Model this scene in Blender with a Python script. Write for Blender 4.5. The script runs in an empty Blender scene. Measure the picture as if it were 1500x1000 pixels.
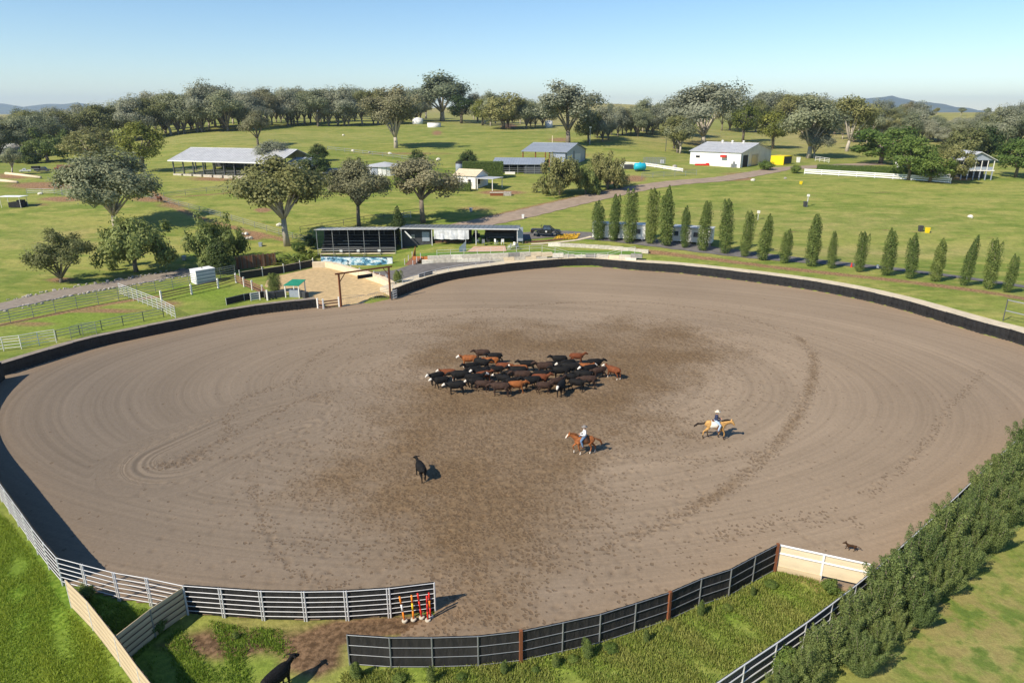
import bpy, math, random
import numpy as np
from mathutils import Vector, Matrix
SC = bpy.context.scene
COL = SC.collection
R = math.radians
# ------------------------------------------------------------------ camera, sky, sun, exposure
CAM_H, PITCH, FPX = 25.0, R(18.5), 1000.0
cam_d = bpy.data.cameras.new('camera'); cam_d.sensor_width = 36.0; cam_d.lens = 24.0
cam_d.clip_start = 0.5; cam_d.clip_end = 60000
cam = bpy.data.objects.new('camera', cam_d); COL.objects.link(cam)
cam.location = (0, 0, CAM_H); cam.rotation_euler = (R(90) - PITCH, 0, 0)
SC.camera = cam
SUN_EL = R(41); SUN_AZ = (-0.775, -0.632)          # the sun stands behind the camera, to the left
world = bpy.data.worlds.new('World'); SC.world = world; world.use_nodes = True
wn = world.node_tree.nodes; wl = world.node_tree.links
sky = wn.new('ShaderNodeTexSky'); sky.sky_type = 'NISHITA'; sky.sun_disc = False
sky.sun_elevation = SUN_EL; sky.sun_rotation = math.atan2(SUN_AZ[0], SUN_AZ[1])
sky.air_density = 1.0; sky.dust_density = 0.0; sky.ozone_density = 3.4; sky.altitude = 400
wn['Background'].inputs[1].default_value = 0.108
hsv = wn.new('ShaderNodeHueSaturation'); hsv.inputs['Saturation'].default_value = 1.14; wl.new(sky.outputs[0], hsv.inputs['Color']); wl.new(hsv.outputs[0], wn['Background'].inputs[0])
sun_d = bpy.data.lights.new('sun', 'SUN'); sun_d.energy = 5.0; sun_d.angle = R(0.53); sun_d.color = (1.0, 0.90, 0.74)
sun = bpy.data.objects.new('sun', sun_d); COL.objects.link(sun)
sd = Vector((SUN_AZ[0] * math.cos(SUN_EL), SUN_AZ[1] * math.cos(SUN_EL), math.sin(SUN_EL)))
sun.rotation_euler = sd.to_track_quat('Z', 'Y').to_euler(); sun.location = (-80, -60, 120)
SC.view_settings.view_transform = 'Standard'; SC.view_settings.look = 'None'
SC.view_settings.exposure = 0.48; SC.view_settings.gamma = 1.0; SC.view_settings.use_curve_mapping = False
SC.cycles.max_bounces = 5; SC.cycles.diffuse_bounces = 2; SC.cycles.glossy_bounces = 2
SC.cycles.transparent_max_bounces = 6; SC.cycles.transmission_bounces = 3; SC.cycles.volume_bounces = 0
rng = np.random.default_rng(7); random.seed(7)

# ------------------------------------------------------------------ terrain and picture-to-ground tools
SP, CP = math.sin(PITCH), math.cos(PITCH)
def ray(px, py):
    u = (px - 750.0) / FPX; v = (py - 500.0) / FPX
    return np.array([u, CP - v * SP, -(SP + v * CP)])
def G0(px, py, z=0.0):                              # where the ray meets the level z
    d = ray(px, py); t = (CAM_H - z) / -d[2]
    return np.array([d[0] * t, d[1] * t])
_ky = np.array([-3000, 0, 112, 128, 150, 190, 262, 330, 400, 520, 700, 1000, 1500, 2500, 5000, 60000], float)
_kz = np.array([0, 0, 0.0, 1.5, 3.9, 7.4, 12.0, 15.9, 18.9, 21.5, 24.5, 25.5, 25, 22, 18, 0], float)
def _pchip(xk, yk):
    h = np.diff(xk); d = np.diff(yk) / h; m = np.zeros_like(yk)
    for i in range(1, len(xk) - 1):
        m[i] = 0 if d[i-1] * d[i] <= 0 else 2.0 / (1.0 / d[i-1] + 1.0 / d[i])
    m[0], m[-1] = d[0], d[-1]
    def f(x):
        x = np.clip(np.asarray(x, float), xk[0], xk[-1] - 1e-6)
        i = np.clip(np.searchsorted(xk, x, 'right') - 1, 0, len(xk) - 2)
        t = (x - xk[i]) / h[i]
        return ((2*t**3 - 3*t**2 + 1) * yk[i] + (t**3 - 2*t**2 + t) * h[i] * m[i]
                + (-2*t**3 + 3*t**2) * yk[i+1] + (t**3 - t**2) * h[i] * m[i+1])
    return f
_prof = _pchip(_ky, _kz)
def sstep(a, b, x):
    t = np.clip((np.asarray(x, float) - a) / (b - a), 0, 1); return t * t * (3 - 2 * t)
def seg_dist(X, Y, pts, closed=False):              # distance to a polyline
    X = np.asarray(X, float); Y = np.asarray(Y, float); D = np.full(X.shape, 1e9)
    n = len(pts)
    for i in range(n if closed else n - 1):
        ax, ay = pts[i]; bx, by = pts[(i + 1) % n]
        dx, dy = bx - ax, by - ay; L = dx*dx + dy*dy + 1e-12
        t = np.clip(((X - ax) * dx + (Y - ay) * dy) / L, 0, 1)
        D = np.minimum(D, (X - ax - t*dx)**2 + (Y - ay - t*dy)**2)
    return np.sqrt(D)
def inside(X, Y, poly):
    X = np.asarray(X, float); Y = np.asarray(Y, float); c = np.zeros(X.shape, bool); n = len(poly)
    for i in range(n):
        x1, y1 = poly[i]; x2, y2 = poly[(i + 1) % n]
        k = ((y1 > Y) != (y2 > Y)) & (X < (x2 - x1) * (Y - y1) / (y2 - y1 + 1e-15) + x1)
        c ^= k
    return c
def smooth_line(pts, n=8, closed=False):            # Catmull-Rom
    P_ = [np.asarray(p, float) for p in pts]; N = len(P_); out = []
    for i in range(N if closed else N - 1):
        if closed: a, b, c, d = P_[i-1], P_[i], P_[(i+1) % N], P_[(i+2) % N]
        else: a, b, c, d = P_[max(i-1, 0)], P_[i], P_[i+1], P_[min(i+2, N-1)]
        for k in range(n):
            t = k / n
            out.append(0.5 * ((2*b) + (c-a)*t + (2*a - 5*b + 4*c - d)*t*t + (3*b - a - 3*c + d)*t**3))
    if not closed: out.append(P_[-1])
    return out
def resample(pts, step):
    P_ = [np.asarray(p, float) for p in pts]
    L = np.concatenate([[0], np.cumsum([np.linalg.norm(P_[i+1] - P_[i]) for i in range(len(P_) - 1)])])
    n = max(1, int(round(L[-1] / step))); s = np.linspace(0, L[-1], n + 1); A = np.array(P_)
    return [np.array([np.interp(q, L, A[:, k]) for k in range(A.shape[1])]) for q in s]

WALL_H = 1.4
# inner foot of the arena wall
R1 = [G0(*p) for p in [(578,437),(612,424),(660,411),(740,399),(800,393),(860,390),(930,396),(1000,401),(1100,413),(1180,424),
      (1250,437),(1320,454),(1380,472),(1440,490),(1500,507),(1570,540),(1640,590)]]
R1 = smooth_line(R1, 5)
TOPZ = 1.85
hedge_line = [G0(*p, z=TOPZ) for p in [(1040,1006),(1100,965),(1170,919),(1220,882),(1277,838),(1320,800),(1394,733),(1439,690),(1500,634),(1570,580)]]
white_line = [G0(1142,795,TOPZ), G0(1277,824,TOPZ)]
nearR = [G0(*p, z=TOPZ) for p in [(508,928),(570,932),(632,932),(700,930),(763,923),(825,910),(880,898),(932,882),(982,866),(1028,846),(1072,832),(1107,813),(1140,796)]]
nearL = [G0(*p, z=TOPZ) for p in [(636,853),(570,861),(507,865),(445,866),(382,865),(323,861),(268,857),(215,846),(167,838),(120,826),(82,816)]]
leftF = [G0(*p, z=TOPZ) for p in [(82,816),(55,785),(30,750),(8,720),(-20,680),(-45,645),(-58,610),(-50,578),(-25,549),(0,530)]]
leftF = smooth_line(leftF, 2)
farL = [G0(*p) for p in [(0,552),(54,535),(126,513),(198,497),(274,481),(352,465),(410,457),(464,451)]]
farL = smooth_line(farL, 3)
gateA, gateB = G0(500,449), G0(572,438)
ARENA = ([gateB] + list(R1) + [hedge_line[-1], hedge_line[6], hedge_line[4], white_line[0]] + list(nearR[::-1])
         + list(nearL) + list(leftF[1:-1]) + list(farL) + [gateA])
R1C = R1[::3] + [R1[-1]]
ARENA_C = [gateB] + list(R1C) + [hedge_line[-1], hedge_line[6], nearR[0], nearL[-1], leftF[8], farL[0], farL[-1], gateA]
def bank(x, y):
    d = seg_dist(x, y, R1C)
    ins = inside(x, y, ARENA_C)
    s = np.where(ins, 0.0, sstep(0.3, 2.4, d)) * (1 - sstep(14, 34, d))
    return 1.3 * s * sstep(-26, -12, x) * sstep(40, 60, y) * (1 - sstep(58, 70, x) * (1 - sstep(60, 80, y)))
def far_mod(x, y):
    u = np.asarray(x, float) / np.maximum(np.asarray(y, float), 1.0)
    f = 1 - 0.42 * sstep(0.36, 0.66, -u) - 0.20 * sstep(0.14, 0.32, u)
    return 1 + (f - 1) * sstep(190, 270, y) * (1 - sstep(420, 700, y) * (u > 0) - 0.6 * sstep(420, 900, y) * (u <= 0))
def T(x, y):
    x = np.asarray(x, float); y = np.asarray(y, float)
    z = _prof(y) * far_mod(x, y) + bank(x, y)
    z = z + 12.0 * np.exp(-((x - 75) / 200)**2 - ((y - 980) / 170)**2) 
    z = z + 0.35 * np.sin(x / 31 + 1.3) * np.sin(y / 43 + .4) * sstep(125, 200, y)
    return z
def P(px, py):                                      # picture point -> terrain point
    d = ray(px, py)
    if d[2] >= -0.004: d = d.copy(); d[2] = -0.004
    a, b = 20.0, 6000.0
    ts = np.concatenate([np.arange(20, 200, 2.0), np.arange(200, 1200, 10.0), np.arange(1200, 6000, 80.0)])
    for _ in range(3):
        k = int(np.argmax(CAM_H + d[2] * ts <= T(d[0] * ts, d[1] * ts))); a, b = ts[max(k-1, 0)], ts[k]; ts = np.linspace(a, b, 24)
    return Vector((d[0] * b, d[1] * b, float(T(d[0] * b, d[1] * b))))
def G(x, y, dz=0.0): return Vector((x, y, float(T(x, y)) + dz))
def mpp(p):                                         # metres per picture pixel at a point
    return (p[1] * CP + (CAM_H - p[2]) * SP) / FPX

# ------------------------------------------------------------------ materials
MATS = {}
def nodes_of(name):
    m = bpy.data.materials.new(name); m.use_nodes = True
    nt = m.node_tree; return m, nt, nt.nodes, nt.links, nt.nodes['Principled BSDF']
def lin(c):
    return tuple(((v / 255.0) / 12.92 if v / 255.0 <= 0.04045 else ((v / 255.0 + 0.055) / 1.055) ** 2.4) for v in c)
def mat(name, col, rough=0.75, var=0.18, scale=3.0, metal=0.0, bump=0.0, col2=None, stretch=None, spec=0.3):
    if name in MATS: return MATS[name]
    m, nt, n, l, b = nodes_of(name)
    tc = n.new('ShaderNodeTexCoord'); src = tc.outputs['Object']
    if stretch:
        mp = n.new('ShaderNodeMapping'); mp.inputs['Scale'].default_value = stretch; l.new(src, mp.inputs[0]); src = mp.outputs[0]
    nz = n.new('ShaderNodeTexNoise'); nz.inputs['Scale'].default_value = scale; nz.inputs['Detail'].default_value = 5
    l.new(src, nz.inputs['Vector'])
    rp = n.new('ShaderNodeValToRGB'); l.new(nz.outputs[0], rp.inputs[0])
    c2 = col2 if col2 else tuple(min(1, v * (1 + var)) for v in col)
    c1 = tuple(v * (1 - var) for v in col) if not col2 else col
    rp.color_ramp.elements[0].position = 0.3; rp.color_ramp.elements[1].position = 0.7
    rp.color_ramp.elements[0].color = (*c1, 1); rp.color_ramp.elements[1].color = (*c2, 1)
    l.new(rp.outputs[0], b.inputs['Base Color'])
    b.inputs['Roughness'].default_value = rough; b.inputs['Metallic'].default_value = metal
    b.inputs['Specular IOR Level'].default_value = spec
    if bump:
        bp = n.new('ShaderNodeBump'); bp.inputs['Strength'].default_value = bump; bp.inputs['Distance'].default_value = 0.03
        l.new(nz.outputs[0], bp.inputs['Height']); l.new(bp.outputs[0], b.inputs['Normal'])
    MATS[name] = m; return m
def leaf_mat(name, col, col2, trans=0.34):
    m, nt, n, l, b = nodes_of(name)
    at = n.new('ShaderNodeAttribute'); at.attribute_name = 'tint'
    oi = n.new('ShaderNodeObjectInfo')
    mx = n.new('ShaderNodeMix'); mx.data_type = 'RGBA'; l.new(at.outputs['Fac'], mx.inputs[0])
    mx.inputs[6].default_value = (*col, 1); mx.inputs[7].default_value = (*col2, 1)
    hs = n.new('ShaderNodeHueSaturation'); l.new(mx.outputs[2], hs.inputs['Color'])
    mr = n.new('ShaderNodeMapRange'); l.new(oi.outputs['Random'], mr.inputs[0]); mr.inputs[3].default_value = 0.8; mr.inputs[4].default_value = 1.2
    l.new(mr.outputs[0], hs.inputs['Value'])
    mr2 = n.new('ShaderNodeMapRange'); l.new(oi.outputs['Random'], mr2.inputs[0]); mr2.inputs[3].default_value = 0.515; mr2.inputs[4].default_value = 0.485
    l.new(mr2.outputs[0], hs.inputs['Hue'])
    l.new(hs.outputs[0], b.inputs['Base Color']); b.inputs['Roughness'].default_value = 0.6; b.inputs['Specular IOR Level'].default_value = 0.25
    tr = n.new('ShaderNodeBsdfTranslucent'); l.new(hs.outputs[0], tr.inputs[0])
    ms = n.new('ShaderNodeMixShader'); ms.inputs[0].default_value = trans
    l.new(b.outputs[0], ms.inputs[1]); l.new(tr.outputs[0], ms.inputs[2]); l.new(ms.outputs[0], n['Material Output'].inputs[0])
    MATS[name] = m; return m
leaf_mat('leaf_gum', (.16,.185,.10), (.30,.32,.19))
leaf_mat('leaf_gum_olive', (.155,.165,.055), (.30,.295,.115))
leaf_mat('leaf_gum_silver', (.20,.215,.145), (.35,.36,.25))
leaf_mat('leaf_gum_brown', (.17,.17,.09), (.30,.285,.16))
leaf_mat('leaf_pepper', (.155,.195,.05), (.30,.335,.11))
leaf_mat('leaf_pine', (.10,.13,.02), (.25,.27,.06))
leaf_mat('leaf_dark', (.038,.065,.018), (.10,.14,.04))
leaf_mat('leaf_column', (.08,.125,.028), (.22,.27,.07))
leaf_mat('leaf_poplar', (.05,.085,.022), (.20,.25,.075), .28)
leaf_mat('leaf_garden', (.08,.135,.026), (.22,.285,.065))
leaf_mat('leaf_grass', (.13,.23,.015), (.33,.42,.055), .42)
leaf_mat('leaf_weed', (.125,.21,.022), (.32,.34,.09), .38)
leaf_mat('leaf_palm', (.07,.11,.02), (.22,.26,.05), .25)
mat('bark', (.20,.165,.13), var=.35, scale=6, rough=.9)
mat('bark_pale', (.42,.37,.30), var=.3, scale=5, rough=.85)
mat('galv', (.34,.35,.36), rough=.42, metal=.6, var=.12, scale=2)
mat('galv_light', (.60,.60,.60), rough=.5, metal=.15, var=.1, scale=2)
mat('white', (.78,.78,.76), rough=.5, var=.06)
mat('white_paint', (.74,.72,.68), rough=.6, var=.1, scale=5)
mat('cream', (.66,.55,.38), rough=.8, var=.1, scale=2)
mat('cloth_cream', (.50,.40,.26), rough=.9, var=.22, scale=1.5)
mat('shade_cloth', (.007,.0075,.009), rough=.75, scale=1.1, col2=(.03,.028,.026))
mat('belt', (.007,.0075,.009), rough=.5, scale=1.1, stretch=(.5,.5,3), col2=(.032,.031,.03))
mat('rust', (.20,.07,.03), rough=.85, var=.35, scale=9)
mat('timber', (.16,.10,.065), rough=.85, var=.3, scale=8)
mat('timber_red', (.20,.10,.065), rough=.85, var=.3, scale=6)
mat('timber_orange', (.48,.17,.05), rough=.7, var=.25, scale=5)
mat('sand_path', (.55,.47,.34), rough=.95, var=.12, scale=1.2, bump=.2)
mat('concrete', (.50,.46,.38), rough=.9, var=.22, scale=2.5, bump=.2)
mat('concrete_grey', (.26,.25,.23), rough=.9, var=.2, scale=2)
mat('stone', (.36,.33,.29), rough=.95, var=.4, scale=3)
mat('stone_white', (.66,.62,.52), rough=.9, var=.2, scale=3)
mat('dark', (.015,.015,.017), rough=.7, var=.3)
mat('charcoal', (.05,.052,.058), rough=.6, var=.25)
mat('roof_grey', (.58,.575,.56), rough=.42, metal=.3, var=.1, scale=.6)
mat('roof_blue', (.38,.41,.44), rough=.42, metal=.35, var=.08, scale=.5)
mat('roof_dark', (.17,.19,.20), rough=.5, metal=.2, var=.15)
mat('steel_dark', (.10,.105,.115), rough=.5, metal=.4, var=.2)
mat('tin_blue', (.33,.37,.44), rough=.45, metal=.2, var=.1)
mat('red', (.62,.03,.02), rough=.45, var=.08)
mat('orange', (.85,.24,.02), rough=.45, var=.08)
mat('yellow', (.83,.60,.015), rough=.5, var=.08)
mat('blue_plastic', (.015,.38,.52), rough=.45, var=.12)
mat('glass', (.05,.07,.09), rough=.08, var=.1, spec=.6)
mat('rubber', (.018,.018,.018), rough=.8, var=.2)
mat('rim', (.28,.28,.29), rough=.35, metal=.7)
mat('car_black', (.014,.015,.017), rough=.25, var=.1, spec=.6)
mat('headlight', (.75,.76,.78), rough=.15, var=.03)
mat('earth', (.30,.16,.085), rough=.95, var=.3, scale=2)
mat('flower', (.62,.38,.03), rough=.9, var=.4, scale=14)
mat('tarp', (.58,.59,.60), rough=.5, var=.25, scale=1.2)
mat('hay', (.52,.42,.22), rough=.95, var=.3, scale=4)

# ------------------------------------------------------------------ mesh helpers
class MB:
    def __init__(s): s.v = []; s.f = []; s.mi = []; s.cur = 0
    def add(s, vs, fs):
        o = len(s.v); s.v += [tuple(float(q) for q in v) for v in vs]
        s.f += [tuple(i + o for i in f) for f in fs]; s.mi += [s.cur] * len(fs); return s
    def box(s, c, d, rz=0.0, ry=0.0):
        x, y, z = d[0]/2, d[1]/2, d[2]/2
        M = Matrix.Rotation(rz, 3, 'Z') @ Matrix.Rotation(ry, 3, 'Y'); c = Vector(c)
        vs = [c + M @ Vector((sx*x, sy*y, sz*z)) for sx in (-1,1) for sy in (-1,1) for sz in (-1,1)]
        return s.add(vs, [(0,1,3,2),(4,6,7,5),(0,4,5,1),(2,3,7,6),(0,2,6,4),(1,5,7,3)])
    def hexa(s, b, t):                              # four bottom, four top points
        return s.add(list(b) + list(t), [(3,2,1,0),(4,5,6,7),(0,1,5,4),(1,2,6,5),(2,3,7,6),(3,0,4,7)])
    def prism(s, poly, a, b, axis='y'):             # 2-D outline pushed along an axis
        n = len(poly)
        def at(p, q): return {'y': (p[0], q, p[1]), 'x': (q, p[0], p[1]), 'z': (p[0], p[1], q)}[axis]
        vs = [at(p, a) for p in poly] + [at(p, b) for p in poly]
        return s.add(vs, [tuple(range(n))[::-1], tuple(range(n, 2*n))] + [(i, (i+1) % n, n + (i+1) % n, n + i) for i in range(n)])
    def tube(s, pts, rad, n=8, caps=True):
        pts = [Vector(p) for p in pts]; m = len(pts)
        if not isinstance(rad, (list, tuple)): rad = [rad] * m
        prev = None; o = []
        for i, p in enumerate(pts):
            t = (pts[min(i+1, m-1)] - pts[max(i-1, 0)])
            t = t.normalized() if t.length > 1e-9 else Vector((0,0,1))
            if prev is None:
                ref = Vector((0,1,0)) if abs(t.y) < .9 else Vector((1,0,0)); a = (ref - t * ref.dot(t)).normalized()
            else:
                a = prev - t * prev.dot(t); a = a.normalized() if a.length > 1e-6 else prev
            prev = a; b = t.cross(a); r = rad[i]; ra, rb = (r if isinstance(r, (list, tuple)) else (r, r))
            o += [p + a * (ra * math.cos(2*math.pi*k/n)) + b * (rb * math.sin(2*math.pi*k/n)) for k in range(n)]
        fs = [(i*n + k, i*n + (k+1) % n, (i+1)*n + (k+1) % n, (i+1)*n + k) for i in range(m-1) for k in range(n)]
        if caps: fs += [tuple(range(n))[::-1], tuple(range((m-1)*n, m*n))]
        return s.add(o, fs)
    def ball(s, c, r, n=10, m=6):
        rx, ry, rz = r if isinstance(r, (list, tuple)) else (r, r, r); vs = [(c[0], c[1], c[2] - rz)]; fs = []
        for i in range(1, m):
            th = math.pi * i / m - math.pi / 2
            vs += [(c[0] + rx*math.cos(th)*math.cos(2*math.pi*k/n), c[1] + ry*math.cos(th)*math.sin(2*math.pi*k/n), c[2] + rz*math.sin(th)) for k in range(n)]
        vs.append((c[0], c[1], c[2] + rz)); L = len(vs) - 1
        fs += [(0, 1 + (k+1) % n, 1 + k) for k in range(n)]
        for i in range(m - 2): fs += [(1 + i*n + k, 1 + i*n + (k+1) % n, 1 + (i+1)*n + (k+1) % n, 1 + (i+1)*n + k) for k in range(n)]
        fs += [(L, 1 + (m-2)*n + k, 1 + (m-2)*n + (k+1) % n) for k in range(n)]
        return s.add(vs, fs)
    def mesh(s, name, mats=None, smooth=False):
        me = bpy.data.meshes.new(name); me.from_pydata(s.v, [], s.f)
        for m in (mats or []): me.materials.append(MATS[m] if isinstance(m, str) else m)
        if any(s.mi): me.polygons.foreach_set('material_index', s.mi)
        if smooth: me.polygons.foreach_set('use_smooth', [True] * len(s.f))
        me.update(); return me
    def build(s, name, m, parent=None, smooth=False, loc=None):
        ms = m if isinstance(m, (list, tuple)) else [m]
        o = bpy.data.objects.new(name, s.mesh(name, ms, smooth)); COL.objects.link(o)
        if parent is not None: o.parent = parent
        if loc is not None: o.location = loc
        return o
def np_mesh(name, V, F, mats, smooth=False, attrs=None):
    V = np.asarray(V, np.float32); F = np.asarray(F, np.int32); k = F.shape[1]
    me = bpy.data.meshes.new(name); me.vertices.add(len(V)); me.vertices.foreach_set('co', V.ravel())
    me.loops.add(F.size); me.loops.foreach_set('vertex_index', F.ravel())
    me.polygons.add(len(F)); me.polygons.foreach_set('loop_start', np.arange(0, F.size, k, dtype=np.int32))
    if smooth: me.polygons.foreach_set('use_smooth', np.ones(len(F), bool))
    for m in mats: me.materials.append(MATS[m] if isinstance(m, str) else m)
    for an, av in (attrs or {}).items():
        a = me.attributes.new(an, 'FLOAT', 'POINT'); a.data.foreach_set('value', np.asarray(av, np.float32))
    me.update(calc_edges=True); return me
def link(name, me, parent=None, loc=None, rz=None, sc=None):
    o = bpy.data.objects.new(name, me); COL.objects.link(o)
    if parent is not None: o.parent = parent
    if loc is not None: o.location = loc
    if rz is not None: o.rotation_euler = (0, 0, rz)
    if sc is not None: o.scale = sc if isinstance(sc, (tuple, list)) else (sc, sc, sc)
    return o
def tag(o, label=None, cat=None, group=None, kind=None):
    if label: o['label'] = label
    if cat: o['category'] = cat
    if group: o['group'] = group
    if kind: o['kind'] = kind
    return o
def thing(name, label, cat, loc=(0,0,0), rz=0.0, group=None):
    o = bpy.data.objects.new(name, None); COL.objects.link(o); o.empty_display_size = .2
    o.location = loc; o.rotation_euler = (0, 0, rz)
    return tag(o, label, cat, group)
def ordinal(n):
    W = 'first second third fourth fifth sixth seventh eighth ninth tenth eleventh twelfth thirteenth fourteenth fifteenth sixteenth seventeenth eighteenth nineteenth twentieth'.split()
    if n < 20: return W[n]
    T_ = {2: 'twenty', 3: 'thirty', 4: 'forty', 5: 'fifty', 6: 'sixty', 7: 'seventy', 8: 'eighty'}
    k = n + 1
    return (T_[k // 10] + '-' + W[k % 10 - 1]) if k % 10 else {20: 'twentieth', 30: 'thirtieth', 40: 'fortieth', 50: 'fiftieth', 60: 'sixtieth', 70: 'seventieth', 80: 'eightieth'}[k]
def copy_tree(o, parent=None):
    c = o.copy(); COL.objects.link(c); c.parent = parent
    for ch in list(o.children): copy_tree(ch, c)
    return c
# ------------------------------------------------------------------ ground, arena floor, roads
def lines_of(step0, lim0, lim1, grow, sign=1):
    out = [0.0]; s = step0
    while out[-1] < lim1:
        if out[-1] > lim0: s *= grow
        out.append(out[-1] + s)
    return np.array(out)
def to_px(X, Y, Z):
    dz = CAM_H - Z; dep = np.maximum(Y * CP + dz * SP, 1.0)
    return 750 + FPX * X / dep, 500 + FPX * (dz * CP - Y * SP) / dep
xs = lines_of(1.3, 120, 8000, 1.09); xs = np.concatenate([-xs[:0:-1], xs])
ys = lines_of(1.3, 210, 11000, 1.06); ys = np.concatenate([-lines_of(6, 30, 200, 1.3)[:0:-1], ys])
XX, YY = np.meshgrid(xs, ys); ZZ = T(XX, YY)
ZZ = ZZ - .25 * inside(XX, YY, ARENA) * sstep(1.2, 2.6, seg_dist(XX, YY, [tuple(p) for p in ARENA], True))
ny, nx = XX.shape
idx = np.arange(nx * ny).reshape(ny, nx)
F = np.stack([idx[:-1,:-1].ravel(), idx[:-1,1:].ravel(), idx[1:,1:].ravel(), idx[1:,:-1].ravel()], 1)
GPX, GPY = to_px(XX, YY, ZZ)
vis = YY > 8
def splat(lst):
    A = np.zeros(XX.shape)
    for (px, py, rx, ry, a) in lst: A = np.maximum(A, a * np.exp(-((GPX - px) / rx)**2 - ((GPY - py) / ry)**2))
    return A * vis
def trail(pts, w, a=1.0):
    L = smooth_line([P(*p)[:2] for p in pts], 4); return a * np.exp(-(seg_dist(XX, YY, L) / w)**2)
dirt = splat([(70,272,70,6,.9),(130,262,50,8,.8),(20,258,40,6,.7),(90,292,40,5,.8),(60,300,25,4,.5),(370,345,22,7,.95),(220,292,40,5,.7),(255,300,40,8,.5),
              (385,308,14,4,.9),(300,345,28,3,.5),(640,195,10,5,.7),(745,185,14,4,.9),(820,205,25,5,.6),(850,228,30,6,.5),
              (735,282,40,4,.9),(700,305,45,6,.5),(640,300,30,8,.3),(905,268,30,5,.6),(930,262,20,6,.8),(1080,255,40,5,.5),(600,225,120,3,.5),(700,240,60,4,.5),
              (290,240,60,8,.3),(455,255,30,8,.5),(330,262,70,4,.8),(1410,262,30,4,.6),(1240,242,30,4,.5),(150,250,60,8,.5),(215,215,60,8,.35),(90,410,30,5,.7),
              (205,405,90,4,.5),(330,940,110,30,.85),(460,960,55,40,1.0),(420,905,130,14,.9),(560,915,120,16,1.0),(250,445,30,8,.6),(40,475,60,4,.7),(150,455,90,4,.7),
              (1180,850,40,12,.75),(1210,870,20,16,.6),(470,405,30,10,.3),(1000,248,40,3,.4),(890,205,30,6,.4),(1030,210,60,10,.45),(1200,222,80,8,.35)])
dirt = np.maximum(dirt, trail([(930,366),(1040,379),(1140,392),(1240,403),(1340,414),(1440,427),(1500,437),(1600,453)], 1.6, .72))
dirt = np.maximum(dirt, trail([(0,476),(90,458),(180,442),(230,434)], .8, .8))
dirt = np.maximum(dirt, trail([(215,275),(270,310),(330,330),(420,352)], 1.2, .7))
dirt = np.maximum(dirt, trail([(0,408),(100,408),(240,378)], 1.0, .35))
dirt = np.maximum(dirt, trail([(240,290),(320,284),(400,275)], .9, .6))
for tp in ([(0,366),(80,350),(160,333)],[(250,262),(330,300),(420,345)],[(900,330),(1050,300),(1200,285),(1400,280)],[(1100,345),(1250,335),(1480,350)],[(450,230),(560,240),(700,225),(800,210)],[(0,330),(110,318),(170,335)]): dirt = np.maximum(dirt, trail(tp, .5, .45))
dirt = np.maximum(dirt, trail([(690,328),(800,302),(900,280),(1000,266),(1090,262)], 3.4, .75))
dry = splat([(830,175,160,14,.9),(1000,200,90,14,.8),(1200,200,120,25,.9),(1420,190,120,30,.9),(1280,370,220,10,.55),(640,170,300,8,.5),(1450,960,60,30,.55),(1380,930,40,20,.5),
             (1440,840,40,30,.45),(1300,980,40,20,.5),(1490,900,30,20,.5),(300,200,200,12,.35),(100,340,60,10,.5),(1100,230,100,8,.4),(120,355,120,14,.5),(1200,330,200,20,.3),(1050,320,100,20,.3)])
dry = np.maximum(dry, 0.9 * sstep(480, 800, YY))
lush = splat([(60,880,140,130,1.0),(200,950,70,80,.7),(280,940,60,40,.7),(380,985,60,20,.8),(620,985,120,30,.8),(850,960,120,40,.85),(1060,890,90,40,.9),(1150,870,60,40,.8),
              (850,385,130,9,.9),(830,342,60,6,.7),(100,470,130,22,.75),(310,430,70,16,.8),(540,268,60,8,.9),(1000,380,60,6,.5),(700,330,80,10,.5),(640,345,70,10,.4)])
gme = np_mesh('ground', np.stack([XX.ravel(), YY.ravel(), ZZ.ravel()], 1), F, [], True,
              {'dirt': dirt.ravel(), 'dry': dry.ravel(), 'lush': lush.ravel(), 'lawn': splat([(1420,930,170,140,1.0)]).ravel(), 'mud': splat([(340,940,120,34,1),(470,965,60,55,1),(560,915,130,18,1),(420,905,150,14,.8)]).ravel()})
def noise(n, l, src, scale, detail=4, vec_scale=None, rough=.55):
    if vec_scale:
        mp = n.new('ShaderNodeMapping'); mp.inputs['Scale'].default_value = vec_scale; l.new(src, mp.inputs[0]); src = mp.outputs[0]
    z = n.new('ShaderNodeTexNoise'); z.inputs['Scale'].default_value = scale; z.inputs['Detail'].default_value = detail
    z.inputs['Roughness'].default_value = rough; l.new(src, z.inputs['Vector']); return z.outputs[0]
def ramp(n, l, src, stops):
    r = n.new('ShaderNodeValToRGB'); l.new(src, r.inputs[0]); e = r.color_ramp.elements
    while len(e) < len(stops): e.new(.5)
    for k, (p, c) in enumerate(stops):
        e[k].position = p; e[k].color = (*c, 1) if len(c) == 3 else c
    return r.outputs[0]
def mixc(n, l, f, a, b, mode='MIX'):
    m = n.new('ShaderNodeMix'); m.data_type = 'RGBA'; m.blend_type = mode
    for s, v in ((0, f), (6, a), (7, b)):
        if hasattr(v, 'is_linked'): l.new(v, m.inputs[s])
        else: m.inputs[s].default_value = v if s == 0 else (*v, 1)
    return m.outputs[2]
def math_(n, l, op, a, b=None):
    m = n.new('ShaderNodeMath'); m.operation = op; m.use_clamp = False
    for i, v in enumerate((a, b)):
        if v is None: continue
        if hasattr(v, 'is_linked'): l.new(v, m.inputs[i])
        else: m.inputs[i].default_value = v
    return m.outputs[0]
def attr(n, name):
    a = n.new('ShaderNodeAttribute'); a.attribute_name = name; return a.outputs['Fac']
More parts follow.
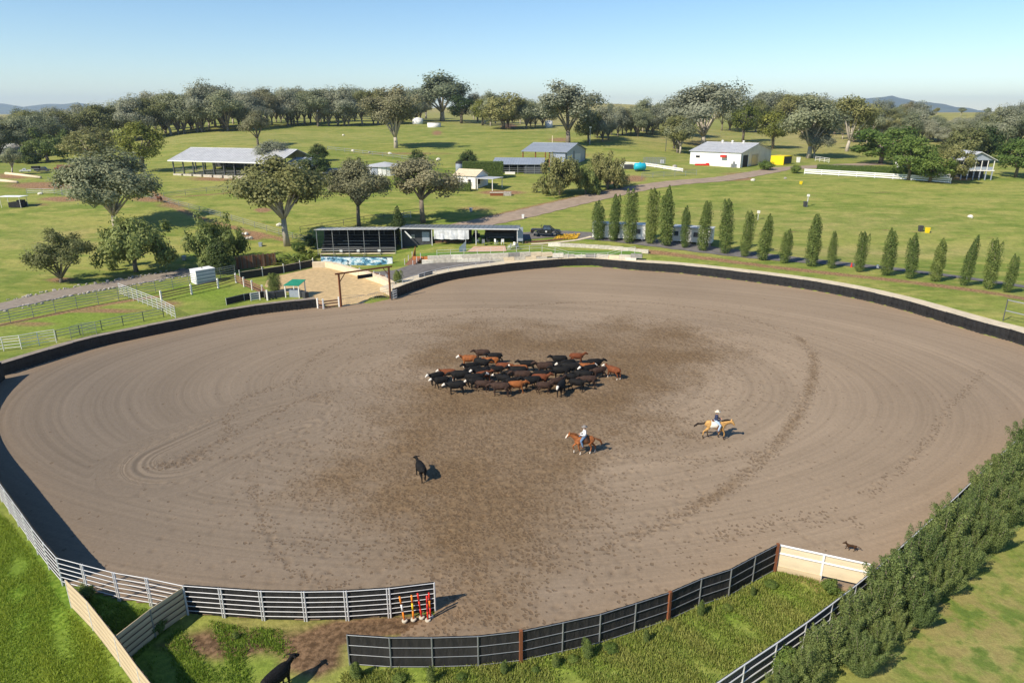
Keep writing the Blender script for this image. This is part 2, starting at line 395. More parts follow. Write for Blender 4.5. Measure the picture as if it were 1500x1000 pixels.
def mrange(n, l, v, a, b, c=0.0, d=1.0):
    m = n.new('ShaderNodeMapRange'); m.interpolation_type = 'SMOOTHSTEP'; l.new(v, m.inputs[0])
    for i, q in zip((1, 2, 3, 4), (a, b, c, d)): m.inputs[i].default_value = q
    return m.outputs[0]
m, nt, n, l, b = nodes_of('grass_ground'); MATS['grass_ground'] = m
co = n.new('ShaderNodeTexCoord').outputs['Object']
big = noise(n, l, co, .045, 5, (.45, 1.5, 1)); mid = noise(n, l, co, .28, 5, (.6, 1.4, 1)); fin = noise(n, l, co, 3.2, 4); tiny = noise(n, l, co, 14, 3)
c = ramp(n, l, big, [(.32, (.14,.19,.034)), (.5, (.20,.232,.05)), (.68, (.285,.28,.08))])
c = mixc(n, l, mrange(n, l, mid, .47, .66), c, (.285,.275,.078))
c = mixc(n, l, mrange(n, l, mid, .46, .30), c, (.125,.18,.030))
dr = math_(n, l, 'MULTIPLY', attr(n, 'dry'), mrange(n, l, mid, .3, .6, .45, 1.0))
c = mixc(n, l, dr, c, (.33,.275,.125))
lu = math_(n, l, 'MULTIPLY', attr(n, 'lush'), mrange(n, l, mid, .25, .6, .6, 1.0))
c = mixc(n, l, lu, c, mixc(n, l, mrange(n, l, fin, .35, .65), (.10,.19,.014), (.17,.26,.03)))
di = math_(n, l, 'MULTIPLY', attr(n, 'dirt'), 1.9); di = math_(n, l, 'ADD', di, math_(n, l, 'MULTIPLY', mid, -.85)); di2 = mrange(n, l, di, .05, .75)
near = noise(n, l, co, .9, 5)
c = mixc(n, l, math_(n, l, 'MULTIPLY', attr(n, 'lawn'), mrange(n, l, near, .42, .62)), c, (.235,.20,.075))
c = mixc(n, l, math_(n, l, 'MULTIPLY', attr(n, 'lawn'), mrange(n, l, near, .5, .36)), c, (.12,.175,.035))
c = mixc(n, l, .6, c, mixc(n, l, mrange(n, l, near, .3, .7), (.80,.82,.80), (1.18,1.16,1.16)), 'MULTIPLY')
c = mixc(n, l, di2, c, mixc(n, l, attr(n, 'mud'), mixc(n, l, mrange(n, l, fin, .35, .7), (.19,.115,.06), (.34,.205,.115)), mixc(n, l, mrange(n, l, fin, .35, .65), (.072,.045,.026), (.15,.098,.058))))
c = mixc(n, l, .55, c, mixc(n, l, mrange(n, l, fin, .25, .75), (.72,.72,.72), (1.22,1.22,1.2)), 'MULTIPLY')
c = mixc(n, l, .5, c, mixc(n, l, mrange(n, l, tiny, .25, .75), (.7,.7,.7), (1.25,1.25,1.25)), 'MULTIPLY')
l.new(c, b.inputs['Base Color']); b.inputs['Roughness'].default_value = .95; b.inputs['Specular IOR Level'].default_value = .1
bp = n.new('ShaderNodeBump'); bp.inputs['Strength'].default_value = .6; bp.inputs['Distance'].default_value = .08
l.new(math_(n, l, 'ADD', math_(n, l, 'MULTIPLY', tiny, .5), fin), bp.inputs['Height']); l.new(bp.outputs[0], b.inputs['Normal'])
gme.materials.append(m)
ground = link('ground', gme); tag(ground, 'rolling green and yellow pasture around the arena', kind='structure')

# arena floor: real hoof dents and harrow grooves on a fine grid
AX = np.array([p[0] for p in ARENA]); AY = np.array([p[1] for p in ARENA])
STEP = .19
gx = np.arange(AX.min() - 1, min(AX.max(), 82) + 1, STEP); gy = np.arange(AY.min() - 1, AY.max() + 1, STEP)
X2, Y2 = np.meshgrid(gx, gy)
ins = inside(X2, Y2, ARENA)
bd = seg_dist(X2, Y2, [tuple(p) for p in ARENA], True)
def blur(A, k, it=1):
    for _ in range(it):
        for ax in (0, 1):
            c_ = np.cumsum(np.concatenate([np.repeat(np.take(A, [0], ax), k + 1, ax), A, np.repeat(np.take(A, [-1], ax), k, ax)], ax), ax)
            w = 2 * k + 1; s = [slice(None)] * 2; e = [slice(None)] * 2; s[ax] = slice(0, -w); e[ax] = slice(w, None)
            A = (c_[tuple(e)] - c_[tuple(s)]) / w
    return A
# smooth oval coordinate for the harrow lines
oc = G0(690, 560); ocx, ocy = float(oc[0]), float(oc[1]) + 2
ov = np.sqrt(((X2 - ocx) / 1.55)**2 + (Y2 - ocy)**2) * 1.0
drag = ov
sa, sb = G0(262, 672), G0(430, 607)
sdist = seg_dist(X2, Y2, [sa, (sa + sb) / 2 + np.array([-.5, .8]), sb])
swl = np.exp(-((sdist - 2.6) / 2.2)**4) * (1 - sstep(-12, 2, X2 - 0 * Y2 + 6))
drag = drag * (1 - swl) + (sdist * 1.15 + 40) * swl
# churned middle
churn_px = [(615,505),(660,486),(760,478),(900,476),(1000,478),(1055,490),(1060,515),(1010,560),(945,590),(905,640),(885,690),(850,760),(790,800),(735,850),(690,905),(640,905),(650,840),(600,790),(545,755),(505,722),(500,690),(535,640),(555,590),(585,540)]
cp = [tuple(G0(*p)) for p in churn_px]
csd = seg_dist(X2, Y2, cp, True); csd = np.where(inside(X2, Y2, cp), csd, -csd)
def vnoise(scale, seed):
    r = np.random.default_rng(seed); n0, n1 = int(X2.shape[0] * STEP / scale) + 4, int(X2.shape[1] * STEP / scale) + 4
    g = r.random((n0, n1)); fy = (np.arange(X2.shape[0]) * STEP / scale); fx = (np.arange(X2.shape[1]) * STEP / scale)
    iy, ix = fy.astype(int), fx.astype(int); ty, tx = fy - iy, fx - ix; ty = ty*ty*(3-2*ty); tx = tx*tx*(3-2*tx)
    a = g[np.ix_(iy, ix)]; b_ = g[np.ix_(iy, ix+1)]; c_ = g[np.ix_(iy+1, ix)]; d_ = g[np.ix_(iy+1, ix+1)]
    return (a * (1-tx) + b_ * tx) * (1-ty)[:, None] + (c_ * (1-tx) + d_ * tx) * ty[:, None]
vn = .5 * vnoise(5.5, 1) + .3 * vnoise(2.2, 2) + .2 * vnoise(.9, 3)
churn = sstep(-4.5, 5.5, csd + (vn - .5) * 11) * (.72 + .28 * sstep(.3, .7, vnoise(4.0, 31)))
dents = np.zeros(X2.shape); prints = np.zeros(X2.shape)
def stamp(x, y, r, a):
    j = int((x - gx[0]) / STEP); i = int((y - gy[0]) / STEP); k = int(r / STEP) + 2
    if i < k or j < k or i >= X2.shape[0] - k or j >= X2.shape[1] - k: return
    sl = (slice(i-k, i+k+1), slice(j-k, j+k+1))
    d2 = ((X2[sl] - x)**2 + ((Y2[sl] - y))**2) / r**2
    g_ = np.exp(-d2 * 1.6) * a; np.maximum(prints[sl], g_, out=prints[sl]); dents[sl] -= .055 * g_ - .022 * a * np.exp(-((np.sqrt(d2) - 1.5) / .35)**2)
rp_ = np.random.default_rng(5)
lo, hi = np.min(cp, 0), np.max(cp, 0)
cnt = 0
csdf = lambda x, y: csd[int(np.clip((y - gy[0]) / STEP, 0, X2.shape[0]-1)), int(np.clip((x - gx[0]) / STEP, 0, X2.shape[1]-1))]
for _ in range(30000):
    x, y = rp_.uniform(lo[0] - 14, hi[0] + 14), rp_.uniform(lo[1] - 4, hi[1] + 9); s_ = csdf(x, y)
    pr = 1.0 if s_ > 0 else max(math.exp(s_ / 1.6), .55 * math.exp(s_ / 4.5))
    if rp_.random() < pr: stamp(x, y, rp_.uniform(.13, .27), rp_.uniform(.3, 1.0)); cnt += 1
trails = [([(1170,495),(1190,520),(1190,555),(1165,615),(1120,670),(1060,720),(980,762),(890,802)], .55, 520, .9),
          ([(600,478),(700,456),(830,444),(950,444),(1080,462),(1170,495)], .35, 200, .8),
          ([(430,570),(455,530),(520,492),(600,470)], .3, 110, .7), ([(250,682),(330,645),(420,596),(500,570)], .35, 130, .8),
          ([(262,678),(310,672),(370,668),(430,648)], .3, 90, .7), ([(372,712),(385,760),(400,800),(430,838),(500,858)], .4, 80, .9),
          ([(560,740),(470,790),(440,800)], 1.2, 90, .6), ([(1440,545),(1390,600),(1345,665),(1300,700),(1270,725)], .35, 90, .7),
          ([(880,640),(960,630),(1030,645)], .5, 90, .8), ([(900,668),(980,672),(1060,672),(1130,660)], .5, 90, .7), ([(1000,800),(1100,775),(1200,760),(1260,770)], .8, 70, .45),
          ([(620,470),(800,520),(900,575),(1000,620)], 3.0, 300, .6), ([(240,682),(262,680),(300,660)], .7, 110, 1.0), ([(330,640),(350,590),(420,560)], .5, 60, .6)]
for pts, w, N, a in trails:
    L = resample(smooth_line([G0(*p) for p in pts], 6), .05)
    for _ in range(N):
        q = L[rp_.integers(len(L))]; stamp(q[0] + rp_.normal() * w * .6, q[1] + rp_.normal() * w * .6, rp_.uniform(.14, .26), a * rp_.uniform(.5, 1))
for _ in range(420):                                # loose single prints outside the churned middle
    x, y = rp_.uniform(-30, 40), rp_.uniform(30, 95)
    stamp(x, y, rp_.uniform(.12, .2), rp_.uniform(.3, .7))
churn = np.maximum(churn, .5 * sstep(.35, .62, vn) * np.exp(-(seg_dist(X2, Y2, smooth_line([tuple(G0(*p)) for p in trails[0][0]], 4)) / .42)**2))
dens = np.clip(churn * .8 + .3 * np.exp(np.minimum(csd, 0) / 5.0) * (.35 + 1.2 * vn), 0, 1)
for pts, w, N, a in trails: dens = np.maximum(dens, min(1, a) * .95 * np.exp(-(seg_dist(X2, Y2, smooth_line([tuple(G0(*p)) for p in pts], 4)) / (w * 1.1))**2))
groove = np.sin(drag * 2 * math.pi / .62) * .006 * (1 - churn) * (1 + 7.0 * swl * np.exp(-((sdist - 3.4) / 1.4)**2))
Z2 = .07 + groove + np.clip(dents, -.1, .06) + (vnoise(.45, 9) - .5) * .05 * churn + (vn - .5) * .03
painted_falloff = np.clip((1 - sstep(-50, 8, X2 + .5 * (Y2 - 60))) + .5 * (.6 * vnoise(26, 21) + .4 * vnoise(11, 22) - .5), 0, 1)  # light falloff towards left and near, painted into the dirt colour with random blotches
quad_in = ins[:-1,:-1] & ins[:-1,1:] & ins[1:,1:] & ins[1:,:-1]
id2 = np.full(X2.shape, -1, np.int64); used = np.zeros(X2.shape, bool)
for s_ in ((slice(None,-1), slice(None,-1)), (slice(None,-1), slice(1,None)), (slice(1,None), slice(1,None)), (slice(1,None), slice(None,-1))): used[s_] |= quad_in
id2[used] = np.arange(used.sum())
F2 = np.stack([id2[:-1,:-1][quad_in], id2[:-1,1:][quad_in], id2[1:,1:][quad_in], id2[1:,:-1][quad_in]], 1)
ame = np_mesh('arena_floor', np.stack([X2[used], Y2[used], Z2[used]], 1), F2, [], True,
              {'drag': drag[used], 'churn': churn[used], 'print': np.clip(prints, 0, 1)[used], 'swirl': (swl * (.35 + .65 * sstep(-24, -30, X2)) * (1 - churn))[used], 'painted_falloff': painted_falloff[used], 'dens': dens[used], 'rim': np.exp(-bd / 1.6)[used]})
m, nt, n, l, b = nodes_of('arena_dirt'); MATS['arena_dirt'] = m
co = n.new('ShaderNodeTexCoord').outputs['Object']
cx = n.new('ShaderNodeCombineXYZ'); l.new(attr(n, 'drag'), cx.inputs[0])
sp = n.new('ShaderNodeSeparateXYZ'); l.new(co, sp.inputs[0])
l.new(math_(n, l, 'MULTIPLY', sp.outputs[0], .009), cx.inputs[1]); l.new(math_(n, l, 'MULTIPLY', sp.outputs[1], .009), cx.inputs[2])
st1 = noise(n, l, cx.outputs[0], 3.4, 3, rough=.6); st2 = noise(n, l, cx.outputs[0], .55, 3)
big = noise(n, l, co, .06, 4); fin = noise(n, l, co, 5.5, 4); tiny = noise(n, l, co, 22, 2)
c = ramp(n, l, big, [(.3, (.252,.192,.134)), (.7, (.292,.224,.157))])
c = mixc(n, l, math_(n, l, 'MULTIPLY', attr(n, 'painted_falloff'), .85), c, (.150,.124,.098))  # darker, greyer dirt where the light falloff is painted in
c = mixc(n, l, .4, c, ramp(n, l, st1, [(.34, (.78,.77,.76)), (.5, (1,1,1)), (.68, (1.16,1.15,1.14))]), 'MULTIPLY')
c = mixc(n, l, .35, c, ramp(n, l, st2, [(.35, (.84,.83,.82)), (.65, (1.12,1.12,1.12))]), 'MULTIPLY')
sw_ = math_(n, l, 'MULTIPLY', math_(n, l, 'MULTIPLY', math_(n, l, 'SINE', math_(n, l, 'MULTIPLY', attr(n, 'drag'), 9.6)), attr(n, 'swirl')), .34)
c = mixc(n, l, math_(n, l, 'MAXIMUM', sw_, 0.0), c, (.075,.055,.04))
c = mixc(n, l, math_(n, l, 'MAXIMUM', math_(n, l, 'MULTIPLY', sw_, -.7), 0.0), c, (.36,.28,.20))
ch = math_(n, l, 'MULTIPLY', attr(n, 'churn'), mrange(n, l, fin, .2, .55, .62, 1.0))
c = mixc(n, l, ch, c, mixc(n, l, mrange(n, l, fin, .35, .7), (.146,.096,.052), (.200,.138,.080)))
c = mixc(n, l, math_(n, l, 'MULTIPLY', attr(n, 'rim'), .5), c, (.30,.20,.12))
mpv = n.new('ShaderNodeMapping'); mpv.inputs['Rotation'].default_value = (0,0,.6); l.new(co, mpv.inputs[0])
spots = None
for vs_, ri in ((2.9, .36), (4.3, .34)):
    wob = n.new('ShaderNodeVectorMath'); wob.operation = 'ADD'; wz = n.new('ShaderNodeTexNoise'); wz.inputs['Scale'].default_value = 4.0; l.new(co, wz.inputs['Vector'])
    wsc = n.new('ShaderNodeVectorMath'); wsc.operation = 'SCALE'; wsc.inputs['Scale'].default_value = .22; l.new(wz.outputs['Color'], wsc.inputs[0]); l.new(co if spots is None else mpv.outputs[0], wob.inputs[0]); l.new(wsc.outputs[0], wob.inputs[1])
    vo = n.new('ShaderNodeTexVoronoi'); vo.voronoi_dimensions = '2D'; vo.inputs['Scale'].default_value = vs_; l.new(wob.outputs[0], vo.inputs['Vector'])
    sc_ = n.new('ShaderNodeSeparateColor'); l.new(vo.outputs['Color'], sc_.inputs[0])
    on = math_(n, l, 'LESS_THAN', sc_.outputs[0], math_(n, l, 'MULTIPLY', attr(n, 'dens'), mrange(n, l, noise(n, l, co, .55, 4), .3, .68, .25, 1.0)))
    rad_ = math_(n, l, 'ADD', math_(n, l, 'MULTIPLY', sc_.outputs[1], .16), ri - .12)
    sp_ = math_(n, l, 'MULTIPLY', on, mrange(n, l, math_(n, l, 'SUBTRACT', vo.outputs['Distance'], rad_), .06, -.08))
    spots = sp_ if spots is None else math_(n, l, 'MAXIMUM', spots, sp_)
spots = math_(n, l, 'MAXIMUM', spots, math_(n, l, 'MULTIPLY', attr(n, 'print'), .55))
c = mixc(n, l, math_(n, l, 'MULTIPLY', spots, .5), c, (.092,.056,.03))
c = mixc(n, l, .5, c, mixc(n, l, mrange(n, l, fin, .25, .75), (.84,.84,.84), (1.14,1.14,1.14)), 'MULTIPLY')
l.new(c, b.inputs['Base Color']); b.inputs['Roughness'].default_value = .95; b.inputs['Specular IOR Level'].default_value = .1
bp = n.new('ShaderNodeBump'); bp.inputs['Strength'].default_value = .5; bp.inputs['Distance'].default_value = .05
hh = math_(n, l, 'SUBTRACT', math_(n, l, 'ADD', math_(n, l, 'MULTIPLY', st1, .8), math_(n, l, 'MULTIPLY', fin, math_(n, l, 'ADD', attr(n, 'churn'), .35))), math_(n, l, 'MULTIPLY', spots, 1.2))
l.new(math_(n, l, 'ADD', hh, math_(n, l, 'MULTIPLY', tiny, .35)), bp.inputs['Height']); l.new(bp.outputs[0], b.inputs['Normal'])
ame.materials.append(m)
tag(link('arena_floor', ame), 'harrowed brown dirt floor of the arena with hoof prints', kind='structure')

# ribbons and patches that follow the terrain
def ribbon(name, mt, pts, w, dz=.06, label=None, step=1.2, cols=5, xy=False):
    L = resample(smooth_line(pts if xy else [tuple(P(*p)[:2]) for p in pts], 6), step); V = []; Fq = []
    for i, p in enumerate(L):
        d = L[min(i+1, len(L)-1)] - L[max(i-1, 0)]; d /= np.linalg.norm(d); nn = np.array([-d[1], d[0]])
        wi = w[0] + (w[1] - w[0]) * i / (len(L) - 1) if isinstance(w, tuple) else w
        for k in range(cols):
            e = (1 + .06 * math.sin(i * 1.7 + k) ) if k in (0, cols - 1) else 1
            q = p + nn * wi * (k / (cols - 1) - .5) * e
            V.append((q[0], q[1], float(T(q[0], q[1])) + dz))
    for i in range(len(L) - 1):
        for k in range(cols - 1): Fq.append((i*cols + k, i*cols + k+1, (i+1)*cols + k+1, (i+1)*cols + k))
    o = link(name, np_mesh(name, V, Fq, [mt], True)); tag(o, label, kind='structure'); return o
def patch(name, mt, px, dz=.05, label=None, step=.8, xy=False):
    poly = [tuple(p) for p in px] if xy else [tuple(P(*p)[:2]) for p in px]
    lo, hi = np.min(poly, 0), np.max(poly, 0)
    a, b_ = np.meshgrid(np.arange(lo[0], hi[0] + step, step), np.arange(lo[1], hi[1] + step, step))
    ii = inside(a, b_, poly); q = ii[:-1,:-1] | ii[:-1,1:] | ii[1:,1:] | ii[1:,:-1]
    id_ = np.arange(a.size).reshape(a.shape)
    Fq = np.stack([id_[:-1,:-1][q], id_[:-1,1:][q], id_[1:,1:][q], id_[1:,:-1][q]], 1)
    # pull outside corners onto the outline
    A = a.copy(); B = b_.copy(); need = ~ii
    pv = np.array(resample(poly + [poly[0]], .25))
    for i, j in zip(*np.nonzero(need & (seg_dist(a, b_, poly, True) < step * 1.6))):
        k = np.argmin((pv[:,0] - a[i,j])**2 + (pv[:,1] - b_[i,j])**2); A[i,j], B[i,j] = pv[k]
    u, inv = np.unique(Fq, return_inverse=True); x, y = A.ravel()[u], B.ravel()[u]
    o = link(name, np_mesh(name, np.stack([x, y, T(x, y) + dz], 1), inv.reshape(Fq.shape), [mt], True)); tag(o, label, kind='structure'); return o
mat('gravel', (.245,.205,.165), rough=.95, var=.2, scale=1.5, bump=.4)
mat('bitumen', (.135,.125,.118), rough=.9, var=.2, scale=1.0, bump=.15)
mat('driveway', (.285,.218,.162), rough=.95, var=.16, scale=.6, bump=.2)
mat('yard_sand', (.46,.335,.175), rough=.95, var=.2, scale=1.6, bump=.6)
mat('patio', (.50,.33,.23), rough=.85, var=.1, scale=2)
mat('lawn', (.10,.185,.03), rough=.95, var=.2, scale=6, bump=.4)
ribbon('gravel_road', 'gravel', [(-160,484),(-60,462),(0,450),(100,428),(200,411),(290,396),(345,387)], 4.6, .05, 'grey gravel road left of the yards')
ribbon('driveway', 'driveway', [(640,338),(700,328),(770,313),(850,294),(930,277),(990,268),(1060,262),(1120,252),(1150,246)], 6.5, .07, 'pale gravel driveway climbing to the white shed')
ribbon('side_drive', 'driveway', [(1150,247),(1200,244),(1290,240)], 7, .07, 'gravel apron beside the white shed')
ribbon('bitumen_lane', 'bitumen', [(745,349),(800,343),(870,346),(960,356),(1060,369),(1150,379),(1260,389),(1360,400),(1440,411),(1500,420),(1620,440)], (5.5, 3.2), .06, 'narrow dark bitumen lane behind the row of columnar trees')
patch('yard_sand_pen', 'yard_sand', [(392,408),(440,397),(462,392),(500,394),(535,402),(570,413),(576,430),(574,437),(500,450),(466,447),(440,432),(405,426),(388,420)], .06, 'yellow sand floor of the small pen')
patch('bitumen_yard', 'bitumen', [(522,399),(580,396),(602,388),(640,386),(700,382),(735,386),(735,392),(660,404),(614,415),(580,430),(572,414)], .09, 'dark bitumen yard in front of the grandstand')
# ------------------------------------------------------------------ animals and riders
def remesh(mb, vox, sm=4, fac=.5):
    me = mb.mesh('tmp'); o = bpy.data.objects.new('tmp', me); COL.objects.link(o)
    a = o.modifiers.new('r', 'REMESH'); a.mode = 'VOXEL'; a.voxel_size = vox; b = o.modifiers.new('s', 'SMOOTH'); b.iterations = sm; b.factor = fac
    dg = bpy.context.evaluated_depsgraph_get(); out = bpy.data.meshes.new_from_object(o.evaluated_get(dg))
    bpy.data.objects.remove(o); bpy.data.meshes.remove(me); out.polygons.foreach_set('use_smooth', [True]*len(out.polygons)); return out
def coat(name, col, face=None, sock=None, var=.25, rough=.75):
    m, nt, n, l, b = nodes_of(name); co = n.new('ShaderNodeTexCoord').outputs['Object']; nz = noise(n, l, co, 3.5, 4)
    c = mixc(n, l, mrange(n, l, nz, .3, .7), tuple(v*(1-var) for v in col), tuple(v*(1+var) for v in col))
    if sock: c = mixc(n, l, attr(n, 'sock'), c, sock)
    if face: c = mixc(n, l, attr(n, 'face'), c, face)
    l.new(c, b.inputs['Base Color']); b.inputs['Roughness'].default_value = rough; b.inputs['Specular IOR Level'].default_value = .15; MATS[name] = m
W_ = (.66,.60,.53)
coat('cow_black', (.009,.0085,.0085)); coat('cow_black_face', (.009,.0085,.0085), W_); coat('cow_brown', (.045,.026,.019)); coat('cow_red', (.15,.047,.02)); coat('cow_red_face', (.155,.05,.02), W_, W_); coat('cow_orange', (.26,.09,.028)); coat('cow_orange_face', (.24,.082,.027), W_, W_)
coat('horse_chestnut', (.30,.105,.035), (.62,.55,.47), (.60,.54,.46)); coat('horse_buckskin', (.47,.27,.095), None, (.035,.02,.014)); coat('horse_bay', (.09,.035,.018), None, (.02,.015,.012)); coat('dog_coat', (.055,.028,.014))
coat('hair_dark', (.018,.012,.01)); coat('hair_red', (.16,.06,.022)); coat('skin', (.52,.30,.20), var=.06); mat('shirt_white', (.74,.73,.72), .85, .06); mat('shirt_navy', (.022,.032,.075), .85, .1); mat('denim', (.12,.20,.32), .85, .15, 8); mat('denim_pale', (.33,.43,.56), .85, .12, 8); mat('hat_cream', (.68,.60,.46), .8, .08); mat('hat_grey', (.22,.20,.19), .8, .1); mat('leather', (.13,.055,.025), .5, .25, 6); mat('saddle_cloth', (.62,.58,.50), .9, .1)
def put_attrs(me, head, sock_z, hr):
    n_ = len(me.vertices); co = np.empty(n_*3, np.float32); me.vertices.foreach_get('co', co); co = co.reshape(-1,3)
    a, b_ = np.array(head[0]), np.array(head[1]); d = b_ - a; t_ = np.clip(((co-a)@d)/(d@d), 0, 1); dist = np.linalg.norm(co - a - t_[:,None]*d, axis=1)
    for nm, val in (('face', ((dist < hr) & (t_ > .02)).astype(np.float32)), ('sock', (co[:,2] < sock_z).astype(np.float32))):
        at = me.attributes.new(nm, 'FLOAT', 'POINT'); at.data.foreach_set('value', val)
def quadruped(legs, head, neck, body, tail, ears, vox, muz, nk=(.2,.13)):
    mb = MB(); mb.tube([(x,0,z) for x,z,_,_ in body], [(s_,u) for _,_,s_,u in body], 14)
    mb.tube([neck[0], neck[1], head[0]], [nk[0] if isinstance(nk[0], tuple) else (nk[0]*.72, nk[0]), (nk[1]*.85, nk[1]*1.25), (nk[1]*.75, nk[1])], 12)
    h0, h1 = Vector(head[0]), Vector(head[1]); dd = (h1-h0)
    mb.tube([h0 - dd*.18, h0, h0 + dd*.35, h0 + dd*.8, h1], [muz[0]*.7, muz[0], muz[0]*.95, muz[1], muz[1]*.85], 10)
    for e in ears: mb.tube(e, [.035,.05,.02], 6)
    for L_ in legs: mb.tube([p for p,_ in L_], [r_ for _,r_ in L_], 9)
    if tail: mb.tube([p for p,_ in tail], [r_ for _,r_ in tail], 7)
    return mb
def cow_mesh(ph, head_dz=0.0, turn=0.0):
    body = [(-.86,1.1,.07,.10),(-.80,1.06,.20,.22),(-.55,1.0,.28,.31),(-.15,.94,.34,.37),(.22,.93,.33,.38),(.48,.97,.27,.35),(.66,1.02,.17,.25),(.74,1.04,.08,.12)]; legs = []
    for s_, (f, h) in zip((-1,1), ((ph[0], ph[1]), (ph[2], ph[3]))):
        y = .17*s_
        legs.append([((.44,y,.88),(.12,.16)),((.45+f*.25,y,.62),.095),((.47+f*.6+max(f,0)*.1,y,.38),.062),((.45+f,y,.14+max(-f,0)*.15),.042),((.47+f,y,.05),.055),((.48+f,y,0),.058)])
        legs.append([((-.58,y,.98),(.14,.2)),((-.50+h*.3,y*1.05,.70),.13),((-.72+h*.7,y,.44),.062),((-.68+h,y,.15+max(-h,0)*.1),.045),((-.65+h,y,.05),.055),((-.64+h,y,0),.058)])
    h0, h1 = (1.0, turn*.5, 1.24+head_dz), (1.33, turn, 1.05+head_dz*1.25)
    me = remesh(quadruped(legs, (h0,h1), ((.52,0,1.02),(.80,turn*.25,1.14+head_dz*.55)), body, [((-.84,0,1.12),.04),((-.92,0,.95),.028),((-.91,0,.6),.022),((-.90,.02,.42),.045),((-.9,.02,.3),.02)], [[(h0[0]-.02,s_*.10+h0[1],h0[2]+.06),(h0[0]-.05,s_*.2+h0[1],h0[2]+.07),(h0[0]-.08,s_*.29+h0[1],h0[2]+.04)] for s_ in (-1,1)], .026, (.13,.085)), .026, 3)
    put_attrs(me, (h0, h1), .22, .18); me.materials.append(MATS['cow_black']); me.name = 'cow'; return me
COWS = [cow_mesh((.02,.03,-.04,-.02)), cow_mesh((.18,-.16,-.15,.17), -.05), cow_mesh((-.1,.14,.14,-.12), .06, .1), cow_mesh((.03,.05,-.02,-.05), -.22, -.12), cow_mesh((.05,-.1,.1,.04), .02, .25)]
def cow(x, y, head, m, lab, k, sc=1.0, z=.07, name='cow', group=None):
    o = link(name, COWS[k], None, (x, y, z), head, sc); o.material_slots[0].link = 'OBJECT'; o.material_slots[0].material = MATS[m]; tag(o, lab, 'cow', group); return o
def zc(zx, zy): return G0(600 + zx/4.412, 490 + zy/4.412)
HERD = []   # x, y, heading, coat, scale
def add_cow(x, y, h, m, s_=1.0, force=False):
    d = np.array([math.cos(h), math.sin(h)]); A_ = np.array([x,y])
    if not force:
        for (x2,y2,h2,_,s2) in HERD:
            d2 = np.array([math.cos(h2), math.sin(h2)])
            for u in (-.75,0,.6,1.15):
                for v in (-.75,0,.6,1.15):
                    if np.linalg.norm(A_ + d*u*s_ - np.array([x2,y2]) - d2*v*s2) < .52: return False
    HERD.append((x,y,h,m,s_)); return True
PI = math.pi
for zx, zy, hd, m in [(468,170,PI,'cow_brown'),(550,190,PI,'cow_black'),(385,212,PI,'cow_orange_face'),(530,218,PI,'cow_orange'),(760,245,PI,'cow_black'),(965,210,PI,'cow_black'),(1080,190,0,'cow_red'),(1195,235,.1,'cow_black'),(1135,258,0,'cow_orange_face'),
        (1315,285,2.35,'cow_red_face'),(1220,285,PI+.4,'cow_brown'),(610,255,0,'cow_red'),(710,275,PI,'cow_orange_face'),(870,262,PI,'cow_brown'),(250,298,PI,'cow_red_face'),(175,322,PI+.5,'cow_black_face'),(300,388,PI,'cow_black_face'),
        (725,322,PI,'cow_brown'),(845,338,0,'cow_red'),(690,382,0.15,'cow_orange'),(585,400,PI-.1,'cow_brown'),(870,384,0,'cow_brown'),(975,396,-1.9,'cow_black_face'),(1150,345,PI,'cow_brown'),(430,355,PI+.2,'cow_black_face'),(205,350,PI+.3,'cow_black_face')]:
    q = zc(zx, zy); add_cow(q[0], q[1], hd, m, random.uniform(.88,1.06), True)
rc = random.Random(12)
pol = [zc(*p) for p in [(230,330),(330,270),(420,230),(620,240),(800,255),(960,235),(1180,262),(1230,300),(1160,350),(1000,385),(850,370),(640,392),(480,380),(330,372)]]
pol = [tuple(p) for p in pol]; lo, hi = np.min(pol,0), np.max(pol,0); tries = 0
while len(HERD) < 72 and tries < 5000:
    tries += 1; x, y = rc.uniform(lo[0],hi[0]), rc.uniform(lo[1],hi[1])
    if inside(np.array([x]), np.array([y]), pol)[0]: add_cow(x, y, rc.choice([0,PI,PI,PI,.3,-.3,PI+.3,PI-.3,-.9]) + rc.uniform(-.2,.2), rc.choice(['cow_black']*12 + ['cow_black_face']*4 + ['cow_brown']*2 + ['cow_red']), rc.uniform(.82,1.08))
CN = {'cow_black':'black','cow_black_face':'black white-faced','cow_brown':'dark brown','cow_red':'red','cow_red_face':'red white-faced','cow_orange':'orange-brown','cow_orange_face':'orange-brown white-faced'}
order = sorted(range(len(HERD)), key=lambda i: -HERD[i][1]); nrow = 5; rows = [order[i::1][0:0] for i in range(nrow)]
per_row = math.ceil(len(order)/nrow); rown = ['back row','second-back row','middle row','second-front row','front row']
for r_ in range(nrow):
    row = sorted(order[r_*per_row:(r_+1)*per_row], key=lambda i: HERD[i][0])
    for k, i in enumerate(row):
        x, y, h, m, s_ = HERD[i]; fx = 'left' if math.cos(h) < -.3 else ('right' if math.cos(h) > .3 else 'forward')
        cow(x, y, h, m, CN[m] + ' cow facing ' + fx + ', ' + ordinal(k) + ' from left, ' + rown[r_] + ' of herd', rc.randrange(5), s_, group='cattle in the herd')
q = G0(617, 701); cow(q[0], q[1], PI*.5+.42, 'cow_black', 'lone black cow standing away from the herd, seen from behind', 2, .95)
q = G0(409, 1012); q2 = G0(436, 988); cow(q[0], q[1], math.atan2(q2[1]-q[1], q2[0]-q[0]), 'cow_black', 'black cow entering at the bottom edge on the muddy track', 0, .98, 0.0)
